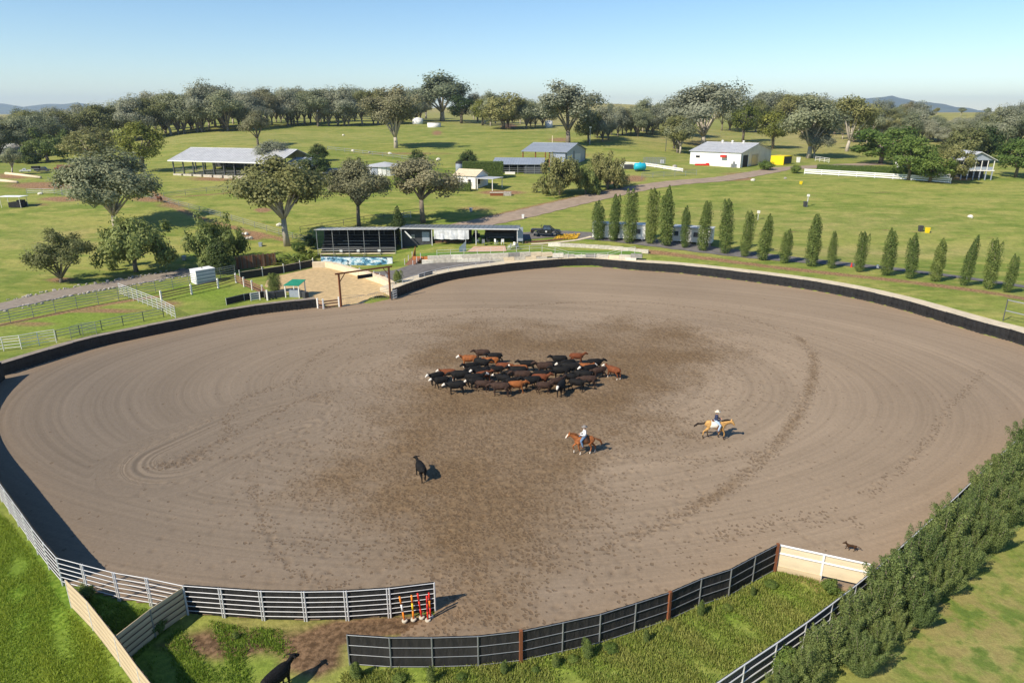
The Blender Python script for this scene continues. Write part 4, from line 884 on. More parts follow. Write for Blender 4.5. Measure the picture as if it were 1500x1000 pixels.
# belts of gums behind the fields
BELTS = [ # base line, height range (px), count, group phrase
 ('gum_tree', [(-30,236),(60,222),(120,214),(165,206)], (44,58), 16, 'front of the tree belt at far left'),
 ('gum_tree', [(-20,212),(80,206),(170,198)], (36,46), 15, 'back of the tree belt at far left'),
 ('gum_tree', [(178,207),(230,197),(280,192),(340,189)], (52,64), 18, 'tree belt above the long open shed'),
 ('gum_tree', [(352,187),(400,184),(450,182),(500,181),(535,181)], (42,52), 20, 'tree belt left of the lone hillside gum'),
 ('gum_tree', [(190,190),(300,184),(420,178),(540,175)], (36,46), 27, 'rear tree belt on the left skyline'),
 ('gum_tree', [(545,180),(590,178),(630,176)], (36,46), 11, 'belt behind the lone hillside gum'),
 ('gum_tree', [(690,178),(740,184),(790,188),(808,188)], (30,42), 14, 'belt right of the tallest gum'),
 ('gum_tree', [(872,205),(905,201),(935,197),(960,196)], (34,46), 12, 'belt right of the silver gum'),
 ('gum_tree', [(925,195),(960,192),(1000,196),(1012,200)], (38,50), 8, 'belt left of the huge grey gum'),
 ('gum_tree', [(1055,195),(1110,190),(1170,190),(1235,196)], (40,52), 19, 'belt behind the white shed'),
 ('gum_tree', [(985,222),(1000,222)], (44,52), 3, 'pair at the left end of the white shed'),
 ('gum_tree', [(1232,205),(1280,206),(1330,205),(1380,205)], (30,44), 18, 'belt above the house garden'),
 ('gum_tree', [(1250,184),(1300,181),(1350,181)], (20,32), 14, 'upper belt below the blue mountain'),
 ('gum_tree', [(1450,220),(1480,216),(1512,213)], (48,56), 8, 'belt at the right edge'),
 ('gum_tree', [(1380,214),(1420,204),(1450,195),(1500,186)], (24,38), 18, 'belt behind the house at right'),
]
keys = ['gum_a', 'gum_d', 'gum_c', 'gum_g', 'gum_i', 'gum_f', 'gum_g', 'gum_h', 'gum_i', 'gum_g', 'gum_h', 'gum_h', 'gum_g', 'gum_h']; kw = {'gum_g': 'low bushy grey', 'gum_h': 'low bushy silver', 'gum_i': 'low bushy olive', 'gum_a': 'grey-green', 'gum_b': 'silver', 'gum_c': 'olive', 'gum_d': 'brownish', 'gum_e': 'slim grey', 'gum_f': 'broad silver'}
rb = random.Random(3)
for nm, line, (h0, h1), N, phrase in BELTS:
    L = resample(line, 1.0)
    for i in range(N):
        q = L[int((i + .5 + rb.uniform(-.3, .3)) / N * (len(L) - 1))]; key = rb.choice(keys); hh = rb.uniform(h0, h1)
        tree_px(nm, key, kw[key] + ' gum, ' + ordinal(i) + ' from left, ' + phrase, q[0], q[1] + rb.uniform(-4.5, 4), q[1] - hh + rb.uniform(-4, 5), None, group='gums, ' + phrase, wk=rb.uniform(.85, 1.2))
for i, px in enumerate([700,706,716,723,738,746,780,790,798,808]):
    tree_px('gum_tree', 'gum_e' if i % 3 else 'gum_f', 'tiny gum, ' + ordinal(i) + ' from left on the far grassy ridge', px, 148, 137 + (i * 7) % 4, None, group='tiny trees on the far ridge')
for i, px in enumerate([1318,1332,1372,1445,1462,1478]):
    tree_px('gum_tree', keys[i % 6], 'small gum, ' + ordinal(i) + ' from left along the right-hand ridge', px, 168, 153 + (i * 5) % 6, None, group='small gums along the right ridge')
# the leafy hedge of young poplars outside the right-hand fence
HL = resample(hedge_line, .1); hd = np.array(HL[-1]) - np.array(HL[0]); hd /= np.linalg.norm(hd); hn = np.array([hd[1], -hd[0]])
HP = resample([np.array(h) + hn * 1.1 for h in hedge_line], 1.72)
HP = [q for q in HP if q[1] > 23][:24]
HP2 = [q for q in resample([np.array(h) + hn * 2.25 for h in hedge_line], 1.95) if q[1] > 25.5][:20]
for i, q in enumerate(HP2):
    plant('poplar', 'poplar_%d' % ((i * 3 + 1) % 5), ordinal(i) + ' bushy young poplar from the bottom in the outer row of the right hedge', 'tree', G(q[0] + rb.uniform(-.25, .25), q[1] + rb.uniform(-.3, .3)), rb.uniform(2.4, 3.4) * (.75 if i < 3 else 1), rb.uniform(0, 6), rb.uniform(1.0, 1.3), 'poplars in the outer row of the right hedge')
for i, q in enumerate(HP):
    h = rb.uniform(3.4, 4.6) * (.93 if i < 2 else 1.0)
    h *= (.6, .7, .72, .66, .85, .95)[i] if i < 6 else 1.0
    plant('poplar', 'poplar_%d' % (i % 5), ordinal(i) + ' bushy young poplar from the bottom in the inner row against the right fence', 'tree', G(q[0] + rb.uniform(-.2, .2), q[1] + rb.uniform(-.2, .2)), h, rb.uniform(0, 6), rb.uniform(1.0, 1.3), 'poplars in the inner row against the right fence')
# ------------------------------------------------------------------ fences
def unit(name, fn, m, smooth=False):
    mb = MB(); fn(mb); return mb.mesh(name, [m], smooth)
UM = {}
def umesh(kind, m):
    if (kind, m) in UM: return UM[(kind, m)]
    if kind == 'post': me = unit('post', lambda b: b.tube([(0,0,0),(0,0,.97),(0,0,1)], [1,1,.8], 8), m)
    elif kind == 'boxpost': me = unit('post', lambda b: b.hexa([(-1,-1,0),(1,-1,0),(1,1,0),(-1,1,0)], [(-1,-1,1),(1,-1,1),(1,1,1),(-1,1,1)]), m)
    elif kind == 'rail': me = unit('rail', lambda b: b.tube([(0,0,0),(1,0,0)], [1,1], 8), m, True)
    elif kind == 'board': me = unit('board', lambda b: b.box((.5,0,0),(1,1,1)), m)
    else:
        def cl(b):
            n = 12; r = random.Random(4); vs = []
            for i in range(n + 1):
                for z in (0, .33, .66, 1): vs.append((i / n, .5 * math.sin(i * 1.9 + z * 3) * (1 if 0 < z < 1 else .35) + .3 * r.uniform(-1, 1), z))
            k = len(vs); vs += [(x, y - 1.0, z) for x, y, z in vs]; fs = []
            for i in range(n):
                for j in range(3):
                    a = i*4 + j; fs += [(a, a+4, a+5, a+1), (k+a+1, k+a+5, k+a+4, k+a)]
                fs += [(i*4+3, i*4+7, k+i*4+7, k+i*4+3), (k+i*4, k+i*4+4, i*4+4, i*4)]
            fs += [(0,1,k+1,k),(1,2,k+2,k+1),(2,3,k+3,k+2)]; e = n*4; fs += [(k+e,k+e+1,e+1,e),(k+e+1,k+e+2,e+2,e+1),(k+e+2,k+e+3,e+3,e+2)]
            b.add(vs, fs)
        me = unit('cloth', cl, m)
    UM[(kind, m)] = me; return me
def span(name, me, a, b, sy, sz, root):
    a, b = Vector(a), Vector(b); o = link(name, me, root); o.location = a - root.location
    o.rotation_mode = 'QUATERNION'; o.rotation_quaternion = (b - a).to_track_quat('X', 'Z'); o.scale = ((b - a).length, sy, sz); return o
def fence_run(name, label, pts, h, bay, rails=(), rr=.03, rm='galv', post=('post', .04, 'galv'), cloth=None, cat='fence', group=None, ph=None, alt=None, ground=None, double=False, cloth_side=.05, board=None, cloth_z=(0.03, 1.0)):
    L = resample(pts, bay) if bay else [np.asarray(p, float) for p in pts]
    gz = (lambda q: float(T(q[0], q[1]))) if ground is None else (lambda q: ground)
    W = [Vector((q[0], q[1], gz(q))) for q in L]
    root = thing(name, label, cat, W[0], 0, group)
    for i, w in enumerate(W):
        k, r_, pm = (alt[1] if alt and i in alt[0] else post)
        o = link('post', umesh(k, pm), root, w - root.location - Vector((0,0,.05)), sc=(r_, r_, (ph or h) + .05 + (.06 if alt and i in alt[0] else .0)))
        if i < len(W) - 1: d = W[i+1] - w; o.rotation_euler = (0, 0, math.atan2(d.y, d.x))
        if double and 0 < i < len(W) - 1:
            d = (W[i+1] - W[i-1]).normalized(); link('post', umesh(k, pm), root, w - root.location + d * .13 - Vector((0,0,.05)), sc=(r_*.8, r_*.8, h + .05))
        if i == len(W) - 1: break
        n_ = W[i+1]
        for z in rails:
            if board: span('rail', umesh('board', rm), w + Vector((0,0,z)), n_ + Vector((0,0,z)), board[0], board[1], root)
            else: span('rail', umesh('rail', rm), w + Vector((0,0,z)), n_ + Vector((0,0,z)), rr, rr * (1.25 if rr > .025 else 1), root)
        if cloth:
            d = (n_ - w).normalized(); s_ = Vector((-d.y, d.x, 0)) * cloth_side
            span('cloth_panel', umesh('cloth', cloth), w + s_ + Vector((0,0,cloth_z[0])), n_ + s_ + Vector((0,0,cloth_z[0])), .03, cloth_z[1] * h - cloth_z[0], root)
    return root
R6 = (.28,.58,.88,1.18,1.48,1.82)
fence_run('rail_fence', 'near steel rail fence with black backing cloth, ending at the coloured poles', nearL[:7], 1.85, 0, R6, .022, 'galv_light', ('post', .045, 'galv_light'), 'shade_cloth', double=True, cloth_side=-.07)
fence_run('rail_fence', 'open steel rail fence at lower left without backing cloth', nearL[6:], 1.85, 0, R6, .022, 'galv_light', ('post', .045, 'galv_light'), double=True)
fence_run('rail_fence', 'curving steel rail fence along the left edge above the bright grass', resample(leftF, 2.2), 1.85, 0, R6, .022, 'galv_light', ('post', .045, 'galv_light'), 'shade_cloth', cloth_side=-.07)
fence_run('rail_fence', 'near curved black cloth fence with four grey rails and rust-brown posts', nearR, 1.8, 0, (.1,.66,1.2,1.78), .019, 'galv', ('post', .04, 'galv'), 'shade_cloth', alt=((4, 8, 12), ('boxpost', .075, 'rust')), cloth_side=.07)
fence_run('white_fence', 'white painted rail fence with cream boards at the arena corner', resample(white_line, 2.0), 1.75, 0, (1.72,1.2), .05, 'white', ('boxpost', .05, 'white'), None)
wf = bpy.data.objects['white_fence']
wl_ = resample(white_line, 2.0)
for i in range(len(wl_) - 1):
    a, c_ = wl_[i], wl_[i+1]
    span('board', umesh('board', 'cream'), Vector((a[0], a[1], .74)), Vector((c_[0], c_[1], .74)), .05, .74, wf)
    span('board', umesh('board', 'cream'), Vector((a[0], a[1] + .05, 1.44)), Vector((c_[0], c_[1] + .05, 1.44)), .04, .36, wf)
    if i < len(wl_) - 2: span('board', umesh('board', 'cloth_cream'), Vector((a[0], a[1] - .04, .2)), Vector((c_[0], c_[1] - .04, .2)), .04, .34, wf)
fence_run('rail_fence', 'grey rail fence with dark cloth running beneath the poplar hedge', resample(hedge_line, 2.3), 1.8, 0, (.3,.8,1.3,1.78), .032, 'galv_light', ('post', .045, 'galv_light'), 'charcoal', cloth_side=.06)
# cream cloth panels at lower left
cl1 = [G0(*p, z=1.8) for p in [(95,848),(127,880),(167,930),(200,975),(228,1010),(250,1040)]]
fence_run('panel_fence', 'cream cloth panel fence at lower left running out of the picture', cl1, 1.75, 0, (.2,.56,.92,1.28,1.64), .024, 'cloth_cream', ('post', .04, 'galv_light'), 'timber', cloth_side=.06, board=(.03,.30))
cl2 = [G0(170,928,1.8), G0(219,890,1.8), G0(267,858,1.8)]
fence_run('panel_fence', 'short cream cloth panel divider joining the two lower left fences', cl2, 1.7, 0, (.2,.55,.9,1.25,1.6), .022, 'cloth_cream', ('post', .05, 'galv'), 'timber', cloth_side=.06, board=(.03,.26))
# far wall: black belting with sandy path behind it
def belt_wall(name, label, line, h, bay, m, topm=None, topw=0.0):
    L = resample(line, bay); root = thing(name, label, 'fence', (L[0][0], L[0][1], 0)); o = root.location.copy()
    for i in range(len(L) - 1):
        a, b_ = Vector((*L[i], 0)), Vector((*L[i+1], 0)); d = (b_ - a).normalized(); s_ = Vector((-d.y, d.x, 0))
        span('belt_panel', umesh('cloth', m), a - o + o + Vector((0,0,.02)), b_ + Vector((0,0,.02)), .045, h + .02 * math.sin(i * 2.3), root)
        link('post', umesh('post', 'galv'), root, a + s_ * .09 - o, sc=(.045, .045, h + .06))
        if topm:
            d2 = (Vector((*L[min(i+2, len(L)-1)], 0)) - b_); d2 = d2.normalized() if d2.length > 0 else d; s2 = Vector((-d2.y, d2.x, 0))
            d0 = (a - Vector((*L[max(i-1, 0)], 0))); d0 = d0.normalized() if d0.length > 0 else d
            s1 = (s_ + Vector((-d0.y, d0.x, 0))).normalized(); s2 = (s_ + s2).normalized(); u = Vector((0,0,1))
            mb = MB(); p = [a + s1*.14 - o, b_ + s2*.14 - o, b_ + s2*(.14+topw) - o, a + s1*(.14+topw) - o]
            mb.hexa(p, [q + u*(h - .05) for q in p]); mb.build('bank_top', topm, root)
    return root
belt_wall('arena_wall', 'long black belting wall with pale sandy path along the far right of the arena', R1[::2], 1.42, 2.6, 'belt', 'sand_path', 2.3)
belt_wall('arena_wall', 'black belting wall with grey earth top along the far left of the arena', farL, 1.25, 2.6, 'belt', 'gravel', 1.0)
belt_wall('arena_wall', 'short black belting wall between the timber gateway and the asphalt yard', [gateB + np.array([.5,.1]), R1[0]], 1.3, 1.5, 'belt')
fence_run('rail_fence', 'pale pipe rail along the top of the far wall beside the asphalt yard', [p + np.array([-.3,.5]) for p in R1[:16]], 2.1, 2.6, (1.75, 2.1), .025, 'galv_light', ('post', .03, 'galv_light'), ground=0.0)
def pl(*pts): return [tuple(P(*p)[:2]) for p in pts]
# yards on the left
fence_run('rail_fence', 'grey steel rail fence along the near side of the gravel road', pl((-60,487),(0,476),(90,456),(180,439),(270,420),(345,404)), 1.75, 2.6, (.4,.75,1.1,1.45,1.75), .032, 'galv', ('post', .04, 'galv'))
fence_run('rail_fence', 'pale steel panels crossing the left yard from the road to the arena wall', pl((176,432),(206,444),(236,456),(258,468)), 1.75, 1.6, (.35,.7,1.05,1.4,1.72), .028, 'galv_light', ('post', .04, 'galv_light'))
fence_run('rail_fence', 'low grey rail fence just behind the far left wall', pl((84,498),(150,483),(205,471),(240,464)), 1.2, 2.4, (.45,.8,1.15), .03, 'galv', ('post', .05, 'steel_dark'))
fence_run('white_fence', 'white pipe yard panels at the left edge behind the arena wall', pl((-40,521),(6,514),(32,511),(58,506),(83,502)), 1.6, 0, (.3,.65,1.0,1.3,1.58), .03, 'white_paint', ('post', .045, 'white_paint'))
fence_run('yard_gate', 'curved grey steel gate panel behind the far left wall', pl((105,497),(122,491),(142,489)), 1.5, 0, (.3,.6,.9,1.2,1.48), .024, 'galv', ('post', .035, 'galv'), cat='gate')
fence_run('post_fence', 'white post and dark rail fence across the grassy yard', pl((237,441),(281,431),(320,422),(346,414)), 1.35, 0, (.45,.8,1.15), .05, 'timber', ('boxpost', .10, 'white_paint'), ph=1.5)
fence_run('post_fence', 'white posts with reddish timber rails left of the sand pen', pl((346,414),(358,420),(370,425),(385,432),(392,440)), 1.3, 0, (.35,.75,1.15), .06, 'timber_red', ('boxpost', .10, 'white_paint'), ph=1.5, board=(.05,.22))
fence_run('black_fence', 'low black cloth fence along the near edge of the grassy yard', pl((332,447),(360,440),(388,436)), 1.0, 2.4, (.95,), .025, 'galv', ('post', .035, 'galv_light'), 'shade_cloth')
fence_run('black_fence', 'black cloth fence along the back of the sand pen', pl((352,410),(385,405),(416,400),(440,395),(459,391)), 1.25, 0, (1.25,), .03, 'cream', ('boxpost', .05, 'white_paint'), 'shade_cloth', ph=1.6)
fence_run('post_fence', 'white posts with timber rails left of the timber gateway', pl((466,452),(474,453),(497,450)), 1.1, 0, (.3,.7,1.05), .05, 'timber_red', ('boxpost', .09, 'white_paint'), ph=1.45, board=(.05,.18))
fence_run('post_fence', 'dark boards on white posts right of the timber gateway', pl((574,440),(582,437)), 1.3, 0, (.25,.6,.95,1.25), .05, 'white_paint', ('boxpost', .07, 'charcoal'), board=(.05,.14))
fence_run('yard_gate', 'grey steel gate beside the black wall at the asphalt yard', pl((614,416),(634,410)), 1.5, 0, (.2,1.5), .03, 'galv_light', ('post', .05, 'galv_light'), 'steel_dark', cat='gate')
fence_run('white_fence', 'small white slatted gate panel left of the sand pen', pl((368,441),(381,439)), 1.15, 0, (.2,.5,.8,1.1), .05, 'white_paint', ('boxpost', .06, 'white_paint'), board=(.04,.16), cat='gate')
# field fences
fence_run('rail_fence', 'thin grey rail fence with bare earth running down towards the grandstand', pl((196,285),(240,297),(290,310),(350,327),(415,347),(450,356)), 1.3, 4.2, (.45,.85,1.25), .03, 'galv', ('post', .05, 'galv'))
fence_run('rail_fence', 'grey rail fence crossing the field in front of the long open shed', pl((240,290),(310,281),(370,275),(420,270)), 1.2, 5, (.5,.9,1.2), .03, 'galv', ('post', .05, 'galv'))
fence_run('wire_fence', 'dark top rail fence on the slope behind the grandstand', pl((440,341),(500,331),(560,321),(620,313)), 1.2, 4.5, (.6,1.2), .03, 'steel_dark', ('post', .05, 'steel_dark'))
fence_run('rail_fence', 'grey rail fence at far left beside the orange track', pl((40,285),(75,284),(115,292)), 1.3, 3.5, (.45,.85,1.25), .035, 'galv', ('post', .05, 'galv'))
fence_run('rail_fence', 'short pale rail fence left of the big grey gum', pl((80,278),(112,283)), 1.3, 3.5, (.45,.85,1.25), .035, 'galv', ('post', .05, 'galv'))
fence_run('rail_fence', 'grey fence line high on the slope above the round tank', pl((480,220),(530,226),(580,232),(602,236)), 1.3, 5, (.6,1.25), .05, 'galv', ('post', .07, 'galv'))
fence_run('rail_fence', 'short timber yard panel behind the narrow dark conifer', pl((586,322),(602,319)), 1.4, 0, (.4,.8,1.3), .04, 'galv_light', ('post', .06, 'galv_light'))
fence_run('rail_fence', 'stock yard rails left of the driveway near the blue tank', pl((940,262),(970,260),(1020,257)), 1.6, 3.2, (.4,.8,1.2,1.55), .035, 'galv', ('post', .06, 'galv'), cat='fence')
fence_run('white_fence', 'pale boarded fence behind the blue tank', pl((910,242),(950,244),(1000,252)), 1.1, 4, (.35,.85), .05, 'white_paint', ('boxpost', .06, 'white_paint'), board=(.04,.36))
fence_run('white_fence', 'long white boarded fence below the house garden', pl((1178,255),(1250,259),(1330,264),(1392,269)), 1.5, 4.5, (.35,.85,1.3), .05, 'white', ('boxpost', .07, 'white'), board=(.05,.30))
fence_run('rail_fence', 'pale rail fence far right of the yellow container', pl((1194,236),(1214,239)), 1.6, 3, (.5,1.0,1.5), .05, 'white_paint', ('post', .06, 'white_paint'))
fence_run('rail_fence', 'tall thin post and rail behind the far wall at the right edge', [np.array(P(1469,470)[:2]), np.array(P(1560,492)[:2])], 2.7, 0, (2.6,1.3), .05, 'galv', ('post', .06, 'steel_dark'))
# ------------------------------------------------------------------ buildings and yard things
def frame(a, b):                                    # ground line between two picture points
    A, B = P(*a), P(*b); d = B - A; return A, math.atan2(d.y, d.x), Vector((d.x, d.y, 0)).length
def part_box(name, m, root, c, d, rz=0.0): return MB().box(c, d, rz).build(name, m, root)
def rect(name, m, root, x0, x1, y0, y1, z0, z1): return part_box(name, m, root, ((x0+x1)/2, (y0+y1)/2, (z0+z1)/2), (x1-x0, y1-y0, z1-z0))
def corrugated(name, m, root, p0, p1, p2, p3, ribs=18, th=.06):
    """roof sheet between four corners (p0-p1 eave, p3-p2 ridge) with raised ribs"""
    p0, p1, p2, p3 = map(Vector, (p0, p1, p2, p3)); n = (p1-p0).cross(p3-p0).normalized(); mb = MB()
    mb.hexa([p0 - n*th, p1 - n*th, p2 - n*th, p3 - n*th], [p0, p1, p2, p3])
    for i in range(ribs + 1):
        t = i / ribs; a = p0.lerp(p1, t); b = p3.lerp(p2, t); w = (p1-p0).normalized() * .05
        mb.hexa([a - w, a + w, b + w, b - w], [a - w*.5 + n*.05, a + w*.5 + n*.05, b + w*.5 + n*.05, b - w*.5 + n*.05])
    return mb.build(name, m, root)
def gable(root, L, D, eave, ridge, roofm, ov=.4, ribs=24):
    corrugated('roof_sheet', roofm, root, (-ov,-ov,eave - ov*.2), (L+ov,-ov,eave - ov*.2), (L+ov,D/2,ridge), (-ov,D/2,ridge), ribs)
    corrugated('roof_sheet', roofm, root, (L+ov,D+ov,eave - ov*.2), (-ov,D+ov,eave - ov*.2), (-ov,D/2,ridge), (L+ov,D/2,ridge), ribs)
    MB().prism([(-.25, -.08), (0, .1), (.25, -.08)], -ov, L+ov, 'x').build('ridge_cap', roofm, root, loc=(0, D/2, ridge))
def wall_gable(name, m, root, x, D, eave, ridge, th=.12):
    return MB().prism([(0,-.3),(D,-.3),(D,eave-.08),(D/2,ridge-.1),(0,eave-.08)], x, x + th, 'x').build(name, m, root)
# long open stock shed
A, rz, L = frame((256,256), (408,266))
t = thing('open_shed', 'long open-sided stock shed with pale iron roof on dark posts', 'shed', A, rz); s = mpp(A)
ev = 21.5 * s; D = 17.0
gable(t, L, D, ev, ev + 2.9, 'roof_grey', .9, 40)
rect('gutter', 'white', t, -.9, L+.9, -1.04, -.9, ev-.42, ev-.16)
for i in range(11):
    for y in (0, D/2, D): link('post', umesh('boxpost', 'steel_dark'), t, (i*L/10, y, -1.5), sc=(.14, .14, ev + 1.45 + (1.2 if y == D/2 else 0)))
for i in range(10):
    for z in (.4,.8,1.2,1.6): link('rail', umesh('rail', 'galv'), t, (i*L/10, .2, z), sc=(L/10, .03, .03))
    rect('feed_trough', 'concrete', t, i*L/10 + .3, (i+1)*L/10 - .3, -.9, -.2, -1.2, .35)
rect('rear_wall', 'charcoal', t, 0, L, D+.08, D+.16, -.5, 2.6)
A, rz, L = frame((421,262), (449,264))
t = thing('tin_shed', 'small blue-grey gabled shed just right of the long open shed', 'shed', A, rz); s = mpp(A)
gable(t, L, 10, 4.0, 5.4, 'roof_blue'); rect('wall', 'tin_blue', t, 0, L, 0, .1, -.5, 3.9); wall_gable('end_wall', 'tin_blue', t, 0, 10, 4.0, 5.4); wall_gable('end_wall', 'tin_blue', t, L-.12, 10, 4.0, 5.4); rect('door', 'dark', t, 1.0, L-1.0, -.04, -.003, -.2, 2.8)
# low lean-to with stock rails right of it
A, rz, L = frame((470,270), (512,272))
t = thing('lean_to', 'low dark lean-to with rails below the small tin shed', 'shed', A, rz)
corrugated('roof_sheet', 'roof_dark', t, (-.3,-.3,2.9), (L+.3,-.3,2.9), (L+.3,7,3.7), (-.3,7,3.7), 12)
for x in (0, L/3, 2*L/3, L):
    for y in (0, 6.5): link('post', umesh('post', 'steel_dark'), t, (x, y, -.3), sc=(.08,.08,3.1 + y*.1))
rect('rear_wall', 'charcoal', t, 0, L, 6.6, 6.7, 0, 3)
for z in (.5,1.0,1.5): link('rail', umesh('rail', 'galv'), t, (0, 0, z), sc=(L, .04, .04))
# round white pen with low roof
p = P(560,258); s = mpp(p); r0 = 28 * s
t = thing('round_pen', 'round white walled pen with low conical pale roof', 'pen', p + Vector((0, r0, .3)))
mb = MB(); N = 28; h = 11 * s
for i in range(N):
    a0, a1 = 2*math.pi*i/N + .012, 2*math.pi*(i+1)/N - .012
    mb2 = MB(); q = [(math.cos(a)*r0, math.sin(a)*r0) for a in (a0, a1)]; q2 = [(math.cos(a)*(r0-.1), math.sin(a)*(r0-.1)) for a in (a0, a1)]
    if i in (18, 19): mm = 'tin_blue'
    else: mm = 'white'
    mb2.hexa([(*q[0],-.9),(*q[1],-.9),(*q2[1],-.9),(*q2[0],-.9)], [(*q[0],h),(*q[1],h),(*q2[1],h),(*q2[0],h)]); mb2.build('wall_panel', mm, t)
mb.tube([(0,0,h+.02),(0,0,h+.15),(0,0,h+1.1)], [r0+.4, r0+.4, .3], N); mb.build('roof', 'roof_grey', t)
# cottage with awning
A, rz, L = frame((665,274), (697,277))
t = thing('cottage', 'small white cottage with cream iron roof and flat side awning', 'cottage', A, rz); s = mpp(A); e = 17*s
gable(t, L, 7, e, e + 1.3, 'cream', .3, 14); rect('wall', 'white_paint', t, 0, L, 0, .12, -.3, e-.1); rect('wall', 'white_paint', t, 0, L, 6.88, 7, -.3, e-.1)
wall_gable('end_wall', 'white_paint', t, 0, 7, e, e+1.3); wall_gable('end_wall', 'white_paint', t, L-.12, 7, e, e+1.3)
for x0, x1, z0, z1 in ((.5,1.3,1.0,2.0), (L-2.2,L-1.4,.05,2.1)):
    w = rect('window' if z0 > .5 else 'door', 'dark', t, x0, x1, -.06, -.003, z0, z1); rect('frame', 'white', w, x0-.08, x1+.08, -.05, -.004, z1+.003, z1+.1)
rect('window', 'dark', t, L+.003, L+.05, 1.2, 2.4, .9, 2.2)
rect('awning_roof', 'roof_grey', t, L+.1, L+5.6, -1.2, 5, e-.55, e-.42)
for x, y in ((L+1, -1), (L+5.3, -1), (L+5.3, 4.6)): link('post', umesh('boxpost', 'white_paint'), t, (x, y, -.4), sc=(.08,.08,e-.2))
p = P(670,262); t = thing('water_tank', 'tall grey water tank with dark lid behind the cottage', 'tank', p + Vector((0, 9, .2))); s = mpp(p)
MB().tube([(0,0,-1),(0,0,17*s),(0,0,17*s+.1)], [6*s,6*s,5.8*s], 20).build('tank_shell', 'tin_blue', t, True); MB().tube([(0,0,17*s+.1),(0,0,17*s+.6)], [6.3*s, 5*s], 20).build('lid', 'dark', t)
# clipped hedges
def hedge(label, a, b, depth, h, mt='leaf_dark', name='clipped_hedge'):
    A, rz, L = frame(a, b); r = np.random.default_rng(int(a[0])); n = int((L*depth + 2*h*(L+depth)) * 55)
    f = r.random(n); x = r.random(n)*L; y = r.random(n)*depth; z = r.random(n)*h; N = np.zeros((n,3))
    k = f < .4; z[k] = h; N[k,2] = 1
    k = (f >= .4) & (f < .75); y[k] = 0; N[k,1] = -1
    k = (f >= .75) & (f < .9); x[k] = np.where(r.random(k.sum()) < .5, 0, L); N[k,0] = np.where(x[k] > 0, 1, -1)
    k = f >= .9; y[k] = depth; N[k,1] = 1
    C = np.stack([x,y,z],1) + r.normal(size=(n,3))*.09; V, Fq = leaf_quads(C, N*2, .17, r, 1.2)
    t = thing(name, label, 'hedge', A, rz); link('foliage', np_mesh('foliage', V, Fq, [mt], False, {'tint': np.repeat(r.random(n), 4)}), t)
    mb = MB(); mb.box((L/2, depth/2, h/2 - .1), (L-.35, depth-.35, h-.3)); mb.build('inner_growth', mt, t); return t
hedge('tall clipped green hedge right of the cottage', (678,262), (737,262), 4, 4.4, 'leaf_column')
hedge('low clipped hedge in front of the cottage', (655,280), (689,281), 2, 2.0, 'leaf_column')
hedge('small clipped green block hedge left of the thin gum', (577,272), (592,272), 1.5, 2.2, 'leaf_column')
hedge('long low green hedge between the garden and the white boarded fence', (1196,252), (1345,262), 2.5, 2.0, 'leaf_garden', 'low_hedge')
# low blue-roofed yards
A, rz, L = frame((722,254), (795,255))
t = thing('stock_shelter', 'low blue-roofed open stock shelter right of the clipped hedge', 'shed', A, rz); s = mpp(A)
corrugated('roof_sheet', 'roof_blue', t, (-.3,-.4,13*s), (L+.3,-.4,13*s), (L+.3,10,13*s+1.3), (-.3,10,13*s+1.3), 20)
for i in range(7):
    for y in (0, 9.6): link('post', umesh('post', 'galv'), t, (i*L/6, y, -.6), sc=(.08,.08,13*s + .5 + y*.12))
for i in range(6):
    for z in (.5,1.0,1.5): link('rail', umesh('rail', 'galv'), t, (i*L/6, 0, z), sc=(L/6, .045, .045))
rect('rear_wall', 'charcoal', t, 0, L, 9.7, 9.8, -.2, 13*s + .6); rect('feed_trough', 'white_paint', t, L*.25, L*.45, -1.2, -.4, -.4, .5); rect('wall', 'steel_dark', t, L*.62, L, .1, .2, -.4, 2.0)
# machine shed
A, rz, L = frame((766,242), (828,246))
t = thing('machine_shed', 'tall blue-roofed machine shed with one open bay and gabled end doors', 'shed', A, rz); s = mpp(A); e = 20*s; D = 19
gable(t, L, D, e, e + 2.2, 'roof_blue', .5, 26)
for x in (0, L*.3, L*.63): 
    for y in (0, D): link('post', umesh('boxpost', 'rust'), t, (x, y, -.8), sc=(.14,.14,e+.7))
rect('wall', 'tin_blue', t, L*.64, L, 0, .1, -.8, e-.1); rect('rear_wall', 'tin_blue', t, L*.2, L, D-.1, D, -.8, e-.1); wall_gable('inner_wall', 'steel_dark', t, L*.64-.14, D, e, e+2.2)
wall_gable('end_wall', 'tin_blue', t, L-.12, D, e, e+2.2)
for y0 in (.9, 8.4): rect('roller_door', 'galv_light', t, L+.004, L+.08, y0, y0 + 5.6, -.6, e-1.0)
for y0 in (.3, 7.4, D-.5): rect('end_post', 'steel_dark', t, L+.01, L+.14, y0, y0+.3, -.8, e)
